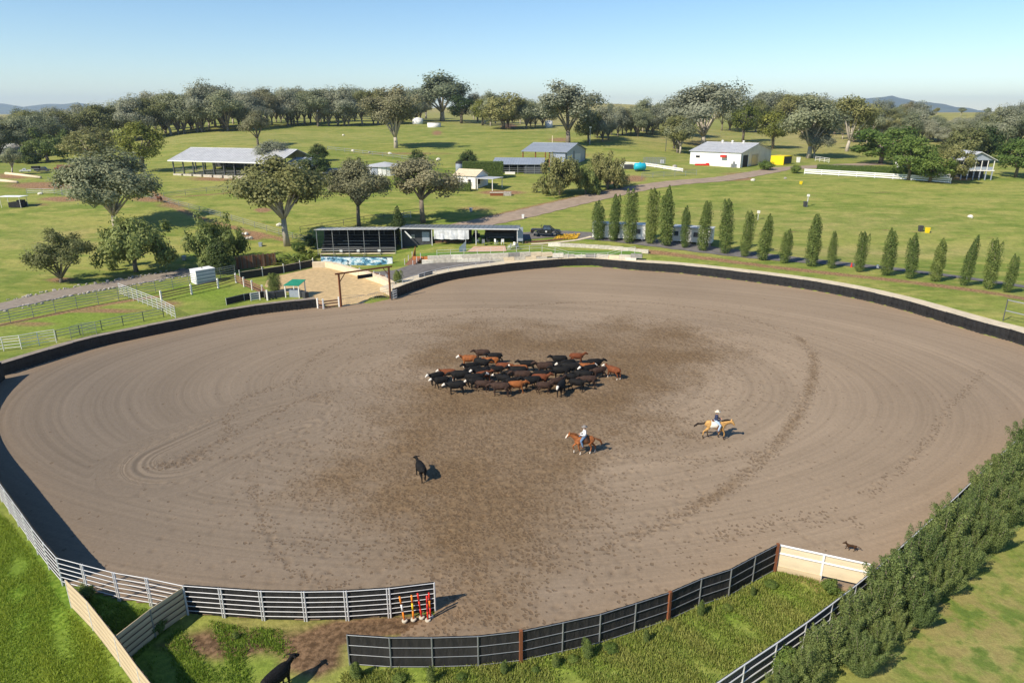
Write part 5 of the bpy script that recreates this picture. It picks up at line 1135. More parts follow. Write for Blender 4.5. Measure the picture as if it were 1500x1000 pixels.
# white shed
A, rz, L = frame((1010,240), (1084,246))
t = thing('white_shed', 'large white iron shed with grey roof and two dark doorways in its gable end', 'shed', A, rz); s = mpp(A); e = 18.5*s; D = 24
gable(t, L, D, e, e + 2.4, 'roof_grey', .4, 26)
for i in range(8): rect('wall_sheet', 'white', t, i*L/8 + .004, (i+1)*L/8 - .004, 0, .1, -.8, e-.1)
rect('rear_wall', 'white', t, 0, L, D-.1, D, -.8, e-.1); wall_gable('end_wall', 'white', t, 0, D, e, e+2.4); wall_gable('end_wall', 'roof_grey', t, L-.12, D, e, e+2.4)
rect('window', 'dark', t, L*.12, L*.2, -.05, -.003, e*.5, e*.66)
rect('door', 'dark', t, L+.004, L+.06, 1.2, 5.2, -.7, e*.78); rect('roller_door', 'galv', t, L+.004, L+.06, 8.2, 13.2, -.7, e*.78); rect('door_frame', 'white', t, L+.004, L+.14, .9, 1.17, -.7, e*.85); rect('door_frame', 'white', t, L+.004, L+.14, 5.23, 5.5, -.7, e*.85)
for x in (L*.3, L*.5, L*.72): MB().tube([(0,0,0),(0,0,.5),(0,0,.55),(0,0,.8)], [.3,.3,.5,.1], 10).build('roof_vent', 'white_paint', t, loc=(x, D/2, e+2.3))
rect('awning', 'red', t, L*.63, L*.73, -1.2, -.02, e*.62, e*.78)
q = P(1073,245); o = MB().box((0,0,.6),(1.6,1.0,1.2)).box((0,.1,1.5),(.5,.5,.8)).build('feed_bin', 'galv', None, loc=q + Vector((0,-1.0,-.1))); tag(o, 'small grey machine against the long wall of the white shed', 'machine')
o = MB().box((0,0,.3),(7,.8,.6)).box((1,0,.7),(2,.5,.3)).build('flower_bed', 'red', None, loc=P(1033,242) + Vector((0,-1,-.1))); tag(o, 'low strip of red flowers along the white shed', 'flower bed')
# yellow shipping container
A, rz, L = frame((1128,241), (1144,242))
t = thing('shipping_container', 'bright yellow shipping container at the end of the white shed', 'container', A, rz); h = 2.75; D = 6.1; L = 4.3
mb = MB(); mb.box((L/2, D/2, h/2), (L, D, h)); mb.build('box', 'yellow', t)
for i in range(13): rect('rib', 'yellow', t, .1 + i*L/13, .28 + i*L/13, -.05, -.004, .15, h-.15)
rect('corner_post', 'yellow', t, L+.004, L+.08, .02, .18, .02, h-.02); rect('door', 'charcoal', t, L+.004, L+.06, .5, D-.4, .3, h-.3)
for nm, lab, px, py, w, hh in (('round_shrub', 'round clipped shrub in front of the white shed, left of the driveway', 1121,249,28,12), ('round_shrub', 'round clipped shrub right of the driveway at the white fence end', 1165,254,18,11)):
    p = P(px, py); s = mpp(p); plant(nm, 'shrub_round', lab, 'shrub', p, hh*s*1.1, 0, w / hh * .9 / 1.25 )
# house
A, rz, L = frame((1404,262), (1448,263))
t = thing('house', 'two-storey white weatherboard house with verandah on tall stumps', 'house', A, rz); s = mpp(A)
f1 = 13*s; f2 = 27*s; D = 9
rect('floor_deck', 'white_paint', t, -.4, L+.4, -1.2, D, f1-.25, f1)
MB().prism([(-.6,f2),(L*.5,f2+2.2),(L+.6,f2),(L+.6,f2-.15),(L*.5,f2+2.0),(-.6,f2-.15)], -1.5, D+.5, 'y').build('roof', 'roof_grey', t)
MB().prism([(-.2,f2-.05),(L*.5,f2+1.95),(L+.2,f2-.05)], -.9, -.75, 'y').build('gable_board', 'tin_blue', t)
rect('roof_wing', 'roof_grey', t, -14, -1.0, .5, D, f2-.6, f2-.35); rect('wall_wing', 'white_paint', t, -13.5, -1.2, 1.2, D, 0, f2-.65)
rect('wall', 'charcoal', t, 0, L, 1.2, 1.35, f1+.004, f2-.1); rect('lower_wall', 'charcoal', t, .3, L-.3, 2.4, 2.5, 0, f1-.26)
for i in range(5): rect('window', 'dark', t, .3 + i*L/5, .3 + (i+.62)*L/5, 1.12, 1.196, f1+.8, f1+2.0)
for i in range(6):
    x = i*L/5; rect('stump', 'tin_blue', t, x-.12, x+.12, -1.1, -.86, -.4, f1-.26); rect('verandah_post', 'white_paint', t, x-.08, x+.08, -1.15, -1.0, f1+.004, f2-.16)
    if i < 5: rect('balustrade', 'tin_blue', t, x+.1, x+L/5-.1, -1.1, -1.04, f1+.1, f1+.85)
# far left roof
A, rz, L = frame((-14,228), (30,230))
t = thing('far_shed', 'low pale-roofed shed at the far left edge', 'shed', A, rz); gable(t, L, 9, 3.2, 4.6, 'roof_grey', .4, 14); rect('wall', 'steel_dark', t, 0, L, 0, .1, -.3, 3.1); wall_gable('end_wall', 'tin_blue', t, L-.12, 9, 3.2, 4.6)
for i in range(5): rect('post', 'galv', t, i*L/4.2, i*L/4.2+.18, -.3, -.12, -.3, 3.0)
# hilltop tanks
for lab, px, py, rp, hp in (('left round pale tank on the hilltop with peaked lid', 611,182,8,7), ('right round white concrete tank on the hilltop', 635,187,10,6.5), ('small white round tank beside the silver gum on the hill', 804,187,5.5,9)):
    p = P(px, py); s = mpp(p); t = thing('concrete_tank', lab, 'tank', p + Vector((0, rp*s, 0)))
    MB().tube([(0,0,-1),(0,0,hp*s)], [rp*s, rp*s], 24).build('tank_wall', 'white_paint', t, True); MB().tube([(0,0,hp*s+.005),(0,0,hp*s+.12),(0,0,hp*s + (.9 if rp == 8 else .25))], [rp*s*1.02, rp*s*1.02, .3], 24).build('lid', 'white' if rp < 9 else 'concrete_grey', t)
# ---- grandstand
A, rz, L = frame((467,375), (580,371))
t = thing('grandstand', 'small roofed grandstand with dark tiered seats and pale posts', 'grandstand', A, rz); s = mpp(A); H = 40*s
corrugated('roof_sheet', 'roof_grey', t, (-.3,-.6,H-.1), (L+.3,-.6,H-.1), (L+.3,6.2,H-.75), (-.3,6.2,H-.75), 16)
for i in range(6):
    x = i*L/5; link('post', umesh('boxpost', 'galv'), t, (x, -.3, -.2), sc=(.045,.045,H+.05)); link('post', umesh('boxpost', 'steel_dark'), t, (x, 5.9, -.2), sc=(.08,.08,H-.5))
for k in range(6):
    rect('seat_tier', 'steel_dark' if k % 2 else 'charcoal', t, .2, L-.2, .6 + k*.85, 1.0 + k*.85, .75 + k*.42, .82 + k*.42); rect('riser', 'dark', t, .2, L-.2, 1.01 + k*.85, 1.06 + k*.85, .2 + k*.42, .62 + k*.42)
    if k < 4: rect('seat_plank', 'galv', t, 1.2 + k*.9, L*.45 + k*1.3, .55 + k*.85, .95 + k*.85, .825 + k*.42, .87 + k*.42)
rect('rear_screen', 'dark', t, 0, L, 6.05, 6.12, 0, H-.9); rect('front_ledge', 'cream', t, 0, L, -.15, .15, .32, .5)
for z in (.95, 1.35): link('rail', umesh('rail', 'galv_light'), t, (0, -.3, z), sc=(L, .025, .025))
for k, x in enumerate((.28, .5, .77)): rect('notice', 'white', t, L*x, L*x + .5, -.42, -.39, .8, 1.15)
# printed banner
m, nt, n, l, b = nodes_of('banner_print'); MATS['banner_print'] = m
co = n.new('ShaderNodeTexCoord').outputs['Object']; a1 = noise(n, l, co, .7, 5, (1, 1, 2.2), .65); a2 = noise(n, l, co, 1.8, 4, (1, 1, 1.3), .6)
c = ramp(n, l, a1, [(.36, (.02,.05,.08)), (.43, (.05,.20,.34)), (.49, (.30,.52,.64)), (.57, (.72,.76,.78))]); c = mixc(n, l, mrange(n, l, a2, .56, .62), c, (.03,.05,.07))
l.new(c, b.inputs['Base Color']); b.inputs['Roughness'].default_value = .5
A, rz, L = frame((471,388), (575,386)); s = mpp(A)
t = thing('printed_banner', 'long blue and white printed banner below the grandstand', 'banner', A, rz)
rect('print', 'banner_print', t, 0, L, 0, .05, .05, 12*s); rect('top_rail', 'charcoal', t, 0, L, -.02, .07, 12*s+.004, 13.5*s)
for i in range(6): rect('post', 'galv', t, i*L/5-.04, i*L/5+.04, .055, .13, -.1, 15*s)
fence_run('timber_rail', 'brown timber ledge and white posts sloping down beside the sand pen', pl((486,391),(510,396),(540,403),(566,412)), .8, 2.6, (.3,.62), .05, 'timber_red', ('boxpost', .05, 'white_paint'), ph=1.0, board=(.05,.28))
def kerb_wall(name, label, px, h, w, m, blocks=None, cat='wall', rows=1, mats=None):
    pts = [tuple(P(*p)[:2]) for p in px]; L = resample(pts, blocks or 2.0); root = thing(name, label, cat, G(*L[0])); o = root.location.copy(); r = random.Random(int(px[0][0]))
    for k in range(rows):
        for i in range(len(L) - 1):
            a, b_ = G(*L[i]) - o, G(*L[i+1]) - o; d = (b_ - a); d.z = 0; Ld = d.length; d.normalize(); off = Vector((-d.y, d.x, 0)) * (k * .12); ctr = (a + b_)/2 + off; z0 = -.25 + k*(h/rows + .004)
            ox = (.5 * Ld if k % 2 else 0)
            mb = MB(); mb.box((ctr.x + d.x*ox, ctr.y + d.y*ox, ctr.z + z0 + h/rows/2 + (.125 if k == 0 else .25)), (Ld - .03, w * r.uniform(.96, 1.0), h/rows + (.25 if k == 0 else 0)), math.atan2(d.y, d.x))
            mb.build('block', r.choice(mats) if mats else m, root)
    return root
kerb_wall('retaining_kerb', 'cream concrete ledge curving along the back of the sand pen', [(458,392),(480,391),(500,396),(535,406),(560,415),(575,423)], .95, .9, 'cream', 2.4)
kerb_wall('block_wall', 'two-course pale concrete block retaining wall below the terrace', [(618,387),(680,384),(735,382),(800,381),(860,381),(932,382)], 1.25, .7, 'concrete', 1.9, rows=2, mats=['concrete', 'stone_white', 'concrete', 'cream', 'concrete_grey'])
kerb_wall('block_bench', 'low row of pale concrete blocks on the lawn above the terrace railing', [(803,360),(850,362),(900,365),(950,371)], .55, .6, 'concrete', 2.2, cat='wall', mats=['concrete', 'concrete', 'concrete_grey', 'stone_white'])
fence_run('terrace_rail', 'thin steel railing along the top of the block wall', [(q[0], q[1] + .55) for q in resample(pl((640,386),(735,382),(800,381),(930,382)), 1)], 2.15, 2.3, (1.7,2.12), .022, 'galv_light', ('post', .03, 'galv_light'))
ribbon('terrace_lawn', 'lawn', [(608,376),(660,374),(735,372),(800,371),(870,371),(940,372)], 2.6, .1, 'bright lawn strip behind the block wall')
patch('terrace_paving', 'patio', [(684,370),(742,369),(740,361),(694,362)], .14, 'pink paved terrace in front of the bar', .5)
ribbon('cream_path', 'sand_path', [(778,358),(810,356),(845,352),(866,347)], .7, .09, 'thin cream path curving above the lawn')
# ---- bar building
A, rz, L = frame((590,363), (758,358)); s = mpp(A); H = 30*s
t = thing('bar_building', 'long flat-roofed open bar with dark container end and white tarpaulin', 'bar', A, rz)
corrugated('roof_sheet', 'roof_dark', t, (-.2,-.8,H), (L+.3,-.8,H), (L+.3,5.2,H-.25), (-.2,5.2,H-.25), 26)
rect('fascia', 'galv_light', t, -.2, L+.3, -.92, -.8, H-.16, H+.05)
for x in (0, L*.265, L*.645, L): link('post', umesh('boxpost', 'galv_light'), t, (x, -.7, -.3), sc=(.07,.07,H+.2))
rect('container_wall', 'charcoal', t, 0, L*.26, .5, .7, -.2, H-.3); rect('container_side', 'steel_dark', t, -.15, 0, 0, 5, -.2, H-.3); rect('notice_panel', 'tin_blue', t, L*.17, L*.235, 0.42, .496, 1.2, 2.9); rect('emblem', 'galv', t, L*.075, L*.105, 0.42, .496, 1.7, 2.4)
rect('rear_wall', 'charcoal', t, L*.26+.01, L*.58, 4.9, 5.0, -.2, H-.3); rect('rear_wall', 'timber', t, L*.70, L, 4.9, 5.0, -.2, H-.3); rect('beige_panel', 'cream', t, L*.60, L*.64, 4.0, 4.1, .1, 2.6); rect('counter', 'timber_red', t, L*.28, L*.60, .9, 1.5, .1, 1.05); rect('counter_top', 'timber', t, L*.275, L*.605, .8, 1.6, 1.054, 1.14)
mb = MB(); nn = 16
for i in range(nn + 1):
    x = L*.285 + L*.30*i/nn; zz = .12*math.sin(i*1.3) + .06*math.sin(i*2.9)
    mb.v += [(x, -.82, H-.12), (x, -.95 + .25*zz + (.12 if (i + 3) % 6 < 3 else 0), H-.9), (x, -1.1 + .5*zz + (.16 if i % 5 < 2 else 0), 1.85 + .12*zz)]
mb.f += [(3*i+j, 3*i+3+j, 3*i+4+j, 3*i+1+j) for i in range(nn) for j in range(2)]; mb.mi = [0]*len(mb.f); o = mb.build('tarpaulin', 'tarp', t, False)
sm = o.modifiers.new('thick', 'SOLIDIFY'); sm.thickness = .02
mb = MB(); mb.tube([(L*.03,-.5,H-.6),(L*.085,-.5,1.9)], [.1,.16], 6); mb.build('rolled_blind', 'white', t); rect('deck', 'timber', t, 0, L*.64, -1.0, 4.8, -.3, .06)
rect('fridge', 'dark', t, L*.60, L*.66, 2.5, 3.6, .1, 2.2); rect('bar_screen', 'charcoal', t, L*.70, L*.98, 3.6, 3.7, .1, 2.3); rect('shelf', 'galv', t, L*.74, L*.96, 3.3, 3.56, 1.5, 1.56); rect('planter', 'concrete', t, L*.655, L*.69, .2, 1.0, .05, .6)
[MB().ball((L*u, .6, 1.3), (.5,.5,.7), 10, 7).build('pot_plant', 'leaf_garden', t) for u in (.625, .67)] and None; rect('side_wall', 'steel_dark', t, L+.06, L+.16, 1.2, 4.9, -.2, H-.3)
def chair_at(px, py, lab, m='white', rz=0.0):
    t = thing('terrace_chair', lab, 'chair', P(px, py) + Vector((0,0,.12)), rz, 'chairs on the terrace')
    rect('seat', m, t, -.25, .25, -.25, .25, .43, .48); MB().box((0,.26,.75),(.5,.05,.55)).build('backrest', m, t)
    for x in (-.21,.21):
        for y in (-.21,.21): link('leg', umesh('boxpost', m), t, (x, y, 0), sc=(.025,.025,.43))
        rect('armrest', m, t, x-.03, x+.03, -.22, .234, .64, .68)
for k, (px, py, lab, m) in enumerate([(708,360,'grey chair at the left end of the terrace','galv'),(716,358,'dark chair beside the grey one on the terrace','charcoal'),(727,359,'left white armchair on the terrace','white'),(736,359,'right white armchair on the terrace','white'),
        (746,366,'grey chair left of the post at the terrace corner','galv_light'),(752,364,'pale chair in the middle of the terrace corner group','white_paint'),(758,366,'grey chair at the right of the terrace corner group','galv'),(700,357,'dark blue lounge chair below the bar screen','tin_blue')]): chair_at(px, py, lab, m, k*1.1)
t = thing('blue_board', 'upright blue-grey sign board at the right end of the bar', 'board', P(762,357)); rect('panel', 'tin_blue', t, -.45, .5, -.03, .03, .5, 3.0); [link('leg', umesh('boxpost','galv'), t, (x,.07,-.2), sc=(.03,.03,3.2)) for x in (-.4,.44)]
t = thing('terrace_screen', 'slanted white glare screen at the left edge of the paving', 'screen', P(678,369)); MB().hexa([(-.6,-.6,.1),(.5,.5,.1),(.5,.54,.1),(-.6,-.56,.1)], [(-.6,-.6,.9),(.5,.5,1.8),(.5,.54,1.8),(-.6,-.56,.9)]).build('panel', 'white', t)
link('post', umesh('post','galv_light'), t, (.52,.52,-.2), sc=(.04,.04,4.2))
# stairs and orange boards
A, rz, L = frame((593,388), (605,389))
t = thing('timber_steps', 'dark timber steps with white rails up to the lawn terrace', 'steps', A, rz)
for k in range(6): rect('tread', 'timber_red', t, 0, L, k*.32, k*.32+.34, k*.2, k*.2+.19)
for x in (0, L): 
    for k in range(3): link('post', umesh('boxpost','galv_light'), t, (x, k*.85, k*.5-.05), sc=(.04,.04,1.1))
A, rz, L = frame((605,386), (630,384))
t = thing('orange_screen', 'bright orange timber screen beside the steps', 'screen', A, rz)
for k in range(12): rect('board', 'timber_orange', t, k*L/12+.01, (k+1)*L/12-.01, 0, .05, -.1, 1.25)
for k in range(8): rect('board', 'timber_orange', t, -.06, -.01, .3 + k*.3, .58 + k*.3, .1, 1.3 + k*.16)
# brown timber wall left
A, rz, L = frame((337,396), (404,388)); s = mpp(A); H = 20*s
t = thing('timber_wall', 'brown vertical timber windbreak wall left of the strappy plants', 'wall', A, rz)
for k in range(30): rect('board', ('timber','timber_red','rust')[k*7 % 3], t, k*L/30+.01, (k+1)*L/30-.01, .01*(k % 2), .05+.01*(k % 2), -.3, H*(.96 + .04*math.sin(k*2.1)))
for k in range(5): link('post', umesh('boxpost','timber'), t, (k*L/4, -.12, -.3), sc=(.1,.1,H+.35))
# strappy plants
def strap_plant(p, h, lab, seed, mt='leaf_palm'):
    r = np.random.default_rng(seed); V = []; Fq = []
    for k in range(26):
        a = r.uniform(0, 6.28); el = r.uniform(.3, 1.3); Lf = h * r.uniform(.8, 1.15); w = h*.07; d = np.array([math.cos(a), math.sin(a), 0]); sd_ = np.array([-d[1], d[0], 0])
        b0 = len(V)
        for i in range(6):
            u = i/5; c_ = d*math.cos(el)*Lf*u + d*Lf*.3*u*u + np.array([0,0,1])*(math.sin(el)*Lf*u - .42*Lf*u*u); ww = w*(1-u)**.6*(.6+.8*min(u*4,1))
            V += [c_ - sd_*ww, c_ + sd_*ww]
        Fq += [(b0+2*i, b0+2*i+1, b0+2*i+3, b0+2*i+2) for i in range(5)]
    t = thing('strappy_plant', lab, 'plant', p, 0, 'strappy plants left of the grandstand'); link('fronds', np_mesh('fronds', V, Fq, [mt], True, {'tint': r.random(len(V))}), t)
    MB().tube([(0,0,-.1),(0,0,h*.18)], [h*.08,h*.06], 8).build('stem', 'bark', t)
for k, (px, py, h) in enumerate([(408,385,2.2),(418,388,2.0),(428,381,2.6),(437,386,2.3),(446,383,2.5),(455,385,2.1),(450,374,2.3),(460,378,2.2)]): strap_plant(P(px, py), h, ordinal(k) + ' strappy yellow-green plant from the left, between timber wall and grandstand', 80+k)
p = P(438,372); plant('shrub', 'garden_tree', 'dark leafy shrub behind the strappy plants', 'shrub', p, 2.4, 1, 1.1)
p = P(455,365); plant('shrub', 'dark_tree', 'dark rounded shrub touching the left grandstand post', 'shrub', p, 2.8, 2, 1.1)
# white box container
A, rz, L = frame((289,417), (317,412)); s = mpp(A)
t = thing('white_container', 'white and blue-grey box container beside the gravel road', 'container', A, rz); H = 20*s
rect('box', 'white', t, 0, L, 0, 2.0, 0, H)
for k in range(4): rect('slat', 'tin_blue', t, .05, L-.05, -.05, -.003, .1 + k*H/4, H/4*(k+1) - .04)
rect('lid', 'white', t, -.05, L+.05, -.07, 2.05, H+.003, H+.06); MB().tube([(L*.5,1,H+.06),(L*.5,1,H+.35)], [.06,.06], 8).build('vent', 'dark', t)
# green roofed shelter
p = P(433,434); s = mpp(p)
t = thing('green_shelter', 'tiny shelter with tilted green roof at the corner of the sand pen', 'shelter', p, -.1)
MB().hexa([(-1.3,-.9,1.75),(1.0,-.9,1.75),(1.4,.9,2.25),(-.6,.9,2.25)], [(-1.3,-.9,1.81),(1.0,-.9,1.81),(1.4,.9,2.31),(-.6,.9,2.31)]).build('roof', mat('green_roof', (.02,.20,.12), .5), t)
for x, y, h in ((-1.1,-.8,1.72),(.9,-.8,1.72),(1.2,.8,2.2),(-.5,.8,2.2)): link('post', umesh('boxpost','white_paint'), t, (x, y, -.1), sc=(.06,.06,h+.1))
rect('cabinet', 'tin_blue', t, -.75, .75, -.5, .1, 0, 1.0)
kerb_wall('planter_box', 'low black planter box by the green-roofed shelter', [(388,437),(402,436),(418,434)], .9, .7, 'charcoal', 1.6, 'planter'); kerb_wall('dark_trough', 'low black trough right of the green-roofed shelter', [(440,434),(450,437)], .9, .6, 'charcoal', 1.0, 'trough')
# timber gateway
A, B = Vector((*G0(500,450), 0)), Vector((*G0(572,438), 0)); d = B - A; L = d.length; rz = math.atan2(d.y, d.x)
t = thing('timber_gateway', 'tall rusty timber gateway frame with hanging dark sign board', 'gateway', A, rz); H = 4.55
for x in (0, L): link('post', umesh('boxpost','rust'), t, (x, 0, -.2), sc=(.11,.11,H+.2))
MB().box((L/2,0,H+.1),(L+1.0,.16,.2)).build('beam', 'rust', t)
for x, sg in ((0,1),(L,-1)): MB().tube([(x+sg*.1,0,H-1.0),(x+sg*.85,0,H)], [.06,.06], 6).build('brace', 'rust', t)
sg = rect('sign_board', 'dark', t, L*.36, L*.66, -.04, .04, H-1.0, H-.5); [rect('chain', 'steel_dark', sg, L*u-.012, L*u+.012, -.01, .01, H-.5, H) for u in (.38,.64)]
for k in range(2):
    g = thing('mesh_gate', ('left' if k == 0 else 'right') + ' wire mesh gate leaf hung in the timber gateway', 'gate', A, rz); x0 = .15 + k*L/2; x1 = L/2 - .05 + k*(L/2 - .1)
    for z in (.12, 1.15): link('rail', umesh('rail','galv'), g, (x0, 0, z), sc=(x1-x0,.025,.025))
    for i in range(13): link('upright', umesh('post','galv'), g, (x0 + i*(x1-x0)/12, 0, .12), sc=(.012,.012,1.03))
    MB().tube([(x0,0,1.15),(x1,0,1.55 if k else 1.15)] if k else [(x0,0,1.6),(x1,0,1.15)], [.02,.02], 6).build('brace', 'galv', g)
# ------------------------------------------------------------------ vehicles and small yard things
def wheel(root, x, y, r, w):
    t = MB().tube([(0,-w/2,0),(0,-w/2,0),(0,w/2,0),(0,w/2,0)], [r*.86,r,r,r*.86], 20).build('tyre', 'rubber', root, loc=(x, y, r))
    MB().tube([(0,-w/2-.012,0),(0,w/2+.012,0)], [r*.6,r*.6], 14).build('rim', 'rim', t)
A = P(778,345); B = P(821,346.5); d = B - A; rz = math.atan2(d.y, d.x); LT = math.hypot(d.x, d.y); k = LT / 5.85
t = thing('pickup_truck', 'black lifted pickup truck parked on the bitumen beyond the bar', 'truck', A + Vector((0,0,.06)), rz); t.scale = (k, k, k)
prof = [(0,.62),(.05,1.28),(2.3,1.28),(2.34,1.30),(4.25,1.26),(5.55,1.14),(5.78,1.0),(5.82,.62),(5.4,.55),(5.25,.95),(4.95,1.08),(4.6,1.08),(4.3,.95),(4.15,.55),(1.75,.55),(1.6,.95),(1.3,1.08),(.95,1.08),(.65,.95),(.5,.55)]
MB().prism(prof, -.98, .98, 'y').build('body', 'car_black', t)
cabp = [(2.32,1.285),(2.42,1.93),(3.75,1.95),(4.5,1.27)]
mb = MB(); mb.hexa([(2.32,-.95,1.29),(4.5,-.95,1.29),(4.5,.95,1.29),(2.32,.95,1.29)], [(2.45,-.78,1.95),(3.72,-.78,1.95),(3.72,.78,1.95),(2.45,.78,1.95)]); mb.build('cabin', 'car_black', t)
for s_ in (-1, 1):
    for x0, x1, u0, u1 in ((2.5,3.2,2.56,3.2),(3.27,4.15,3.27,3.68)):
        y0, y1 = s_*.952, s_*.812; MB().hexa([(x0,y0,1.36),(x1,y0,1.36),(x1,y0-s_*.04,1.36),(x0,y0-s_*.04,1.36)], [(u0,y1+s_*.012,1.86),(u1,y1+s_*.012,1.86),(u1,y1-s_*.03,1.86),(u0,y1-s_*.03,1.86)]).build('side_window', 'glass', t)
    rect('mirror', 'car_black', t, 4.0, 4.15, s_*1.06-.08, s_*1.06+.08, 1.35, 1.55); rect('headlight', 'headlight', t, 5.74, 5.83, s_*.75-.14, s_*.75+.14, .84, .97); rect('tail_light', 'red', t, -.02, .04, s_*.86-.06, s_*.86+.06, .9, 1.2)
MB().hexa([(4.47,-.82,1.3),(4.53,-.82,1.3),(4.53,.82,1.3),(4.47,.82,1.3)], [(3.76,-.7,1.88),(3.82,-.7,1.88),(3.82,.7,1.88),(3.76,.7,1.88)]).build('windscreen', 'glass', t)
rect('tray_floor', 'charcoal', t, .15, 2.2, -.85, .85, 1.282, 1.3); rect('bumper', 'steel_dark', t, 5.78, 5.95, -.9, .9, .5, .78); rect('side_step', 'steel_dark', t, 1.8, 4.1, -1.06, -.99, .42, .5)
rect('door_badge', 'galv_light', t, 2.9, 3.25, -.995, -.983, .8, 1.1)
MB().tube([(2.2,-.8,1.3),(2.0,-.8,2.0),(2.0,.8,2.0),(2.2,.8,1.3)], [.04]*4, 6).build('sports_bar', 'dark', t)
for x in (1.12, 4.78):
    for y in (-.88, .88): wheel(t, x, y, .46, .3)
def ute(lab, px, py, L_, m, rz=0.0):
    p = P(px, py); t = thing('farm_vehicle', lab, 'vehicle', p, rz); MB().prism([(0,.5),(0,1.0),(2.0,1.0),(3.3,1.0),(4.6,.95),(4.8,.8),(4.8,.45),(.1,.42)], -.85, .85, 'y').build('body', m, t)
    MB().hexa([(2.0,-.82,1.005),(3.75,-.82,1.005),(3.75,.82,1.005),(2.0,.82,1.005)], [(2.1,-.7,1.75),(3.2,-.7,1.75),(3.2,.7,1.75),(2.1,.7,1.75)]).build('cabin', m, t)
    MB().hexa([(3.72,-.7,1.06),(3.78,-.7,1.06),(3.78,.7,1.06),(3.72,.7,1.06)], [(3.24,-.6,1.68),(3.3,-.6,1.68),(3.3,.6,1.68),(3.24,.6,1.68)]).build('windscreen', 'glass', t); rect('side_window', 'glass', t, 2.3, 3.2, -.81, -.79, 1.15, 1.55); rect('side_window', 'glass', t, 2.3, 3.2, .79, .81, 1.15, 1.55)
    for x in (.95, 3.85):
        for y in (-.75, .75): wheel(t, x, y, .38, .24)
    t.scale = (L_, L_, L_); return t
ute('white farm utility parked under the drooping tree at far left', 46,252,.62,'white', 3.6)
t = ute('dark tray truck parked right of the white utility at far left', 52,252,.85,'charcoal', .2); rect('tray', 'galv', t, -1.0, 1.9, -1.0, 1.0, 1.05, 1.2); rect('load', 'dark', t, -.8, 1.6, -.8, .8, 1.204, 2.0)
t = ute('pale flat-bed truck behind the other vehicles at far left', 38,238,1.0,'white_paint', 0.1); rect('tray', 'cream', t, -1.4, 1.9, -1.0, 1.0, 1.05, 1.3)
t = thing('stock_trailer', 'grey mesh stock trailer behind the blue tank', 'trailer', P(944,243)); rect('deck', 'galv', t, 0, 6.5, 0, 2.2, .6, .75)
for i in range(8): [link('post', umesh('boxpost','galv'), t, (i*6.5/7, y, .75), sc=(.05,.05,1.7)) for y in (0,2.2)]
for z in (1.1,1.5,1.9,2.4): [link('rail', umesh('rail','galv'), t, (0,y,z), sc=(6.5,.04,.04)) for y in (0,2.2)]
for x in (2.8,3.7): [wheel(t, x, y, .38, .24) for y in (.1,2.1)]
rect('drum', 'white', t, 5.2, 6.3, .5, 1.5, .755, 1.7)
p = P(937,251); t = thing('blue_tank', 'bright turquoise plastic water tank on a frame beside the driveway', 'tank', p, .1)
MB().tube([(-1.7,0,1.35),(-1.5,0,1.35),(1.5,0,1.35),(1.7,0,1.35)], [.7,1.05,1.05,.7], 18).build('tank_shell', 'blue_plastic', t, True); MB().tube([(0,0,2.38),(0,0,2.6)], [.3,.3], 10).build('lid', 'blue_plastic', t)
for x in (-1.1,1.1): rect('cradle', 'steel_dark', t, x-.1, x+.1, -.8, .8, 0, .5)
t = thing('dark_container', 'low dark and white crate left of the turquoise tank', 'crate', P(914,248)); rect('box', 'charcoal', t, 0, 2.8, 0, 2, 0, 1.3); rect('front_panel', 'white', t, -1.1, -.02, 0, 1.8, 0, 1.4)
t = thing('field_shelter', 'flat white roof over a dark trough in the left field', 'shelter', P(24,303)); s = mpp(P(24,303))
rect('roof', 'white', t, -19*s, 15*s, -1.4, 1.4, 15*s, 15*s+.08); [link('post', umesh('post','white_paint'), t, (x, y, -.1), sc=(.05,.05,15*s+.1)) for x in (-16*s, 12*s) for y in (-1.2,1.2)]
rect('trough', 'dark', t, -6*s, 13*s, -1.1, .9, 0, 7*s); rect('hopper', 'dark', t, 5*s, 12*s, -.7, .7, 7*s+.004, 10*s)
def log(lab, a, b, r, m='cream'):
    A, B = P(*a), P(*b); o = MB().tube([(0,0,r*.8), tuple((B-A)*.5 + Vector((0,0,r*.85))), tuple(B-A+Vector((0,0,r*.8)))], [r,r*.95,r*.85], 9).build('fallen_log', m, None, True, loc=A); tag(o, lab, 'log')
log('long pale log edging the track at far left, upper one', (9,256), (60,262), .42); log('pale log edging the track at the left edge, lower one', (-6,266), (26,269), .42)
def rock(px, py, r, m, lab, seed, name='boulder', cat='boulder', group=None):
    rr = random.Random(seed); mb = MB(); mb.ball((0,0,0), 1, 9, 6); mb.v = [(x*r*rr.uniform(.85,1.2)*1.25, y*r*rr.uniform(.85,1.15), z*r*rr.uniform(.8,1.1)*.85) for x,y,z in mb.v]
    o = mb.build(name, m, None, loc=P(px, py) + Vector((0,0,r*.45))); tag(o, lab, cat, group); o.rotation_euler = (0,0,rr.uniform(0,6)); return o
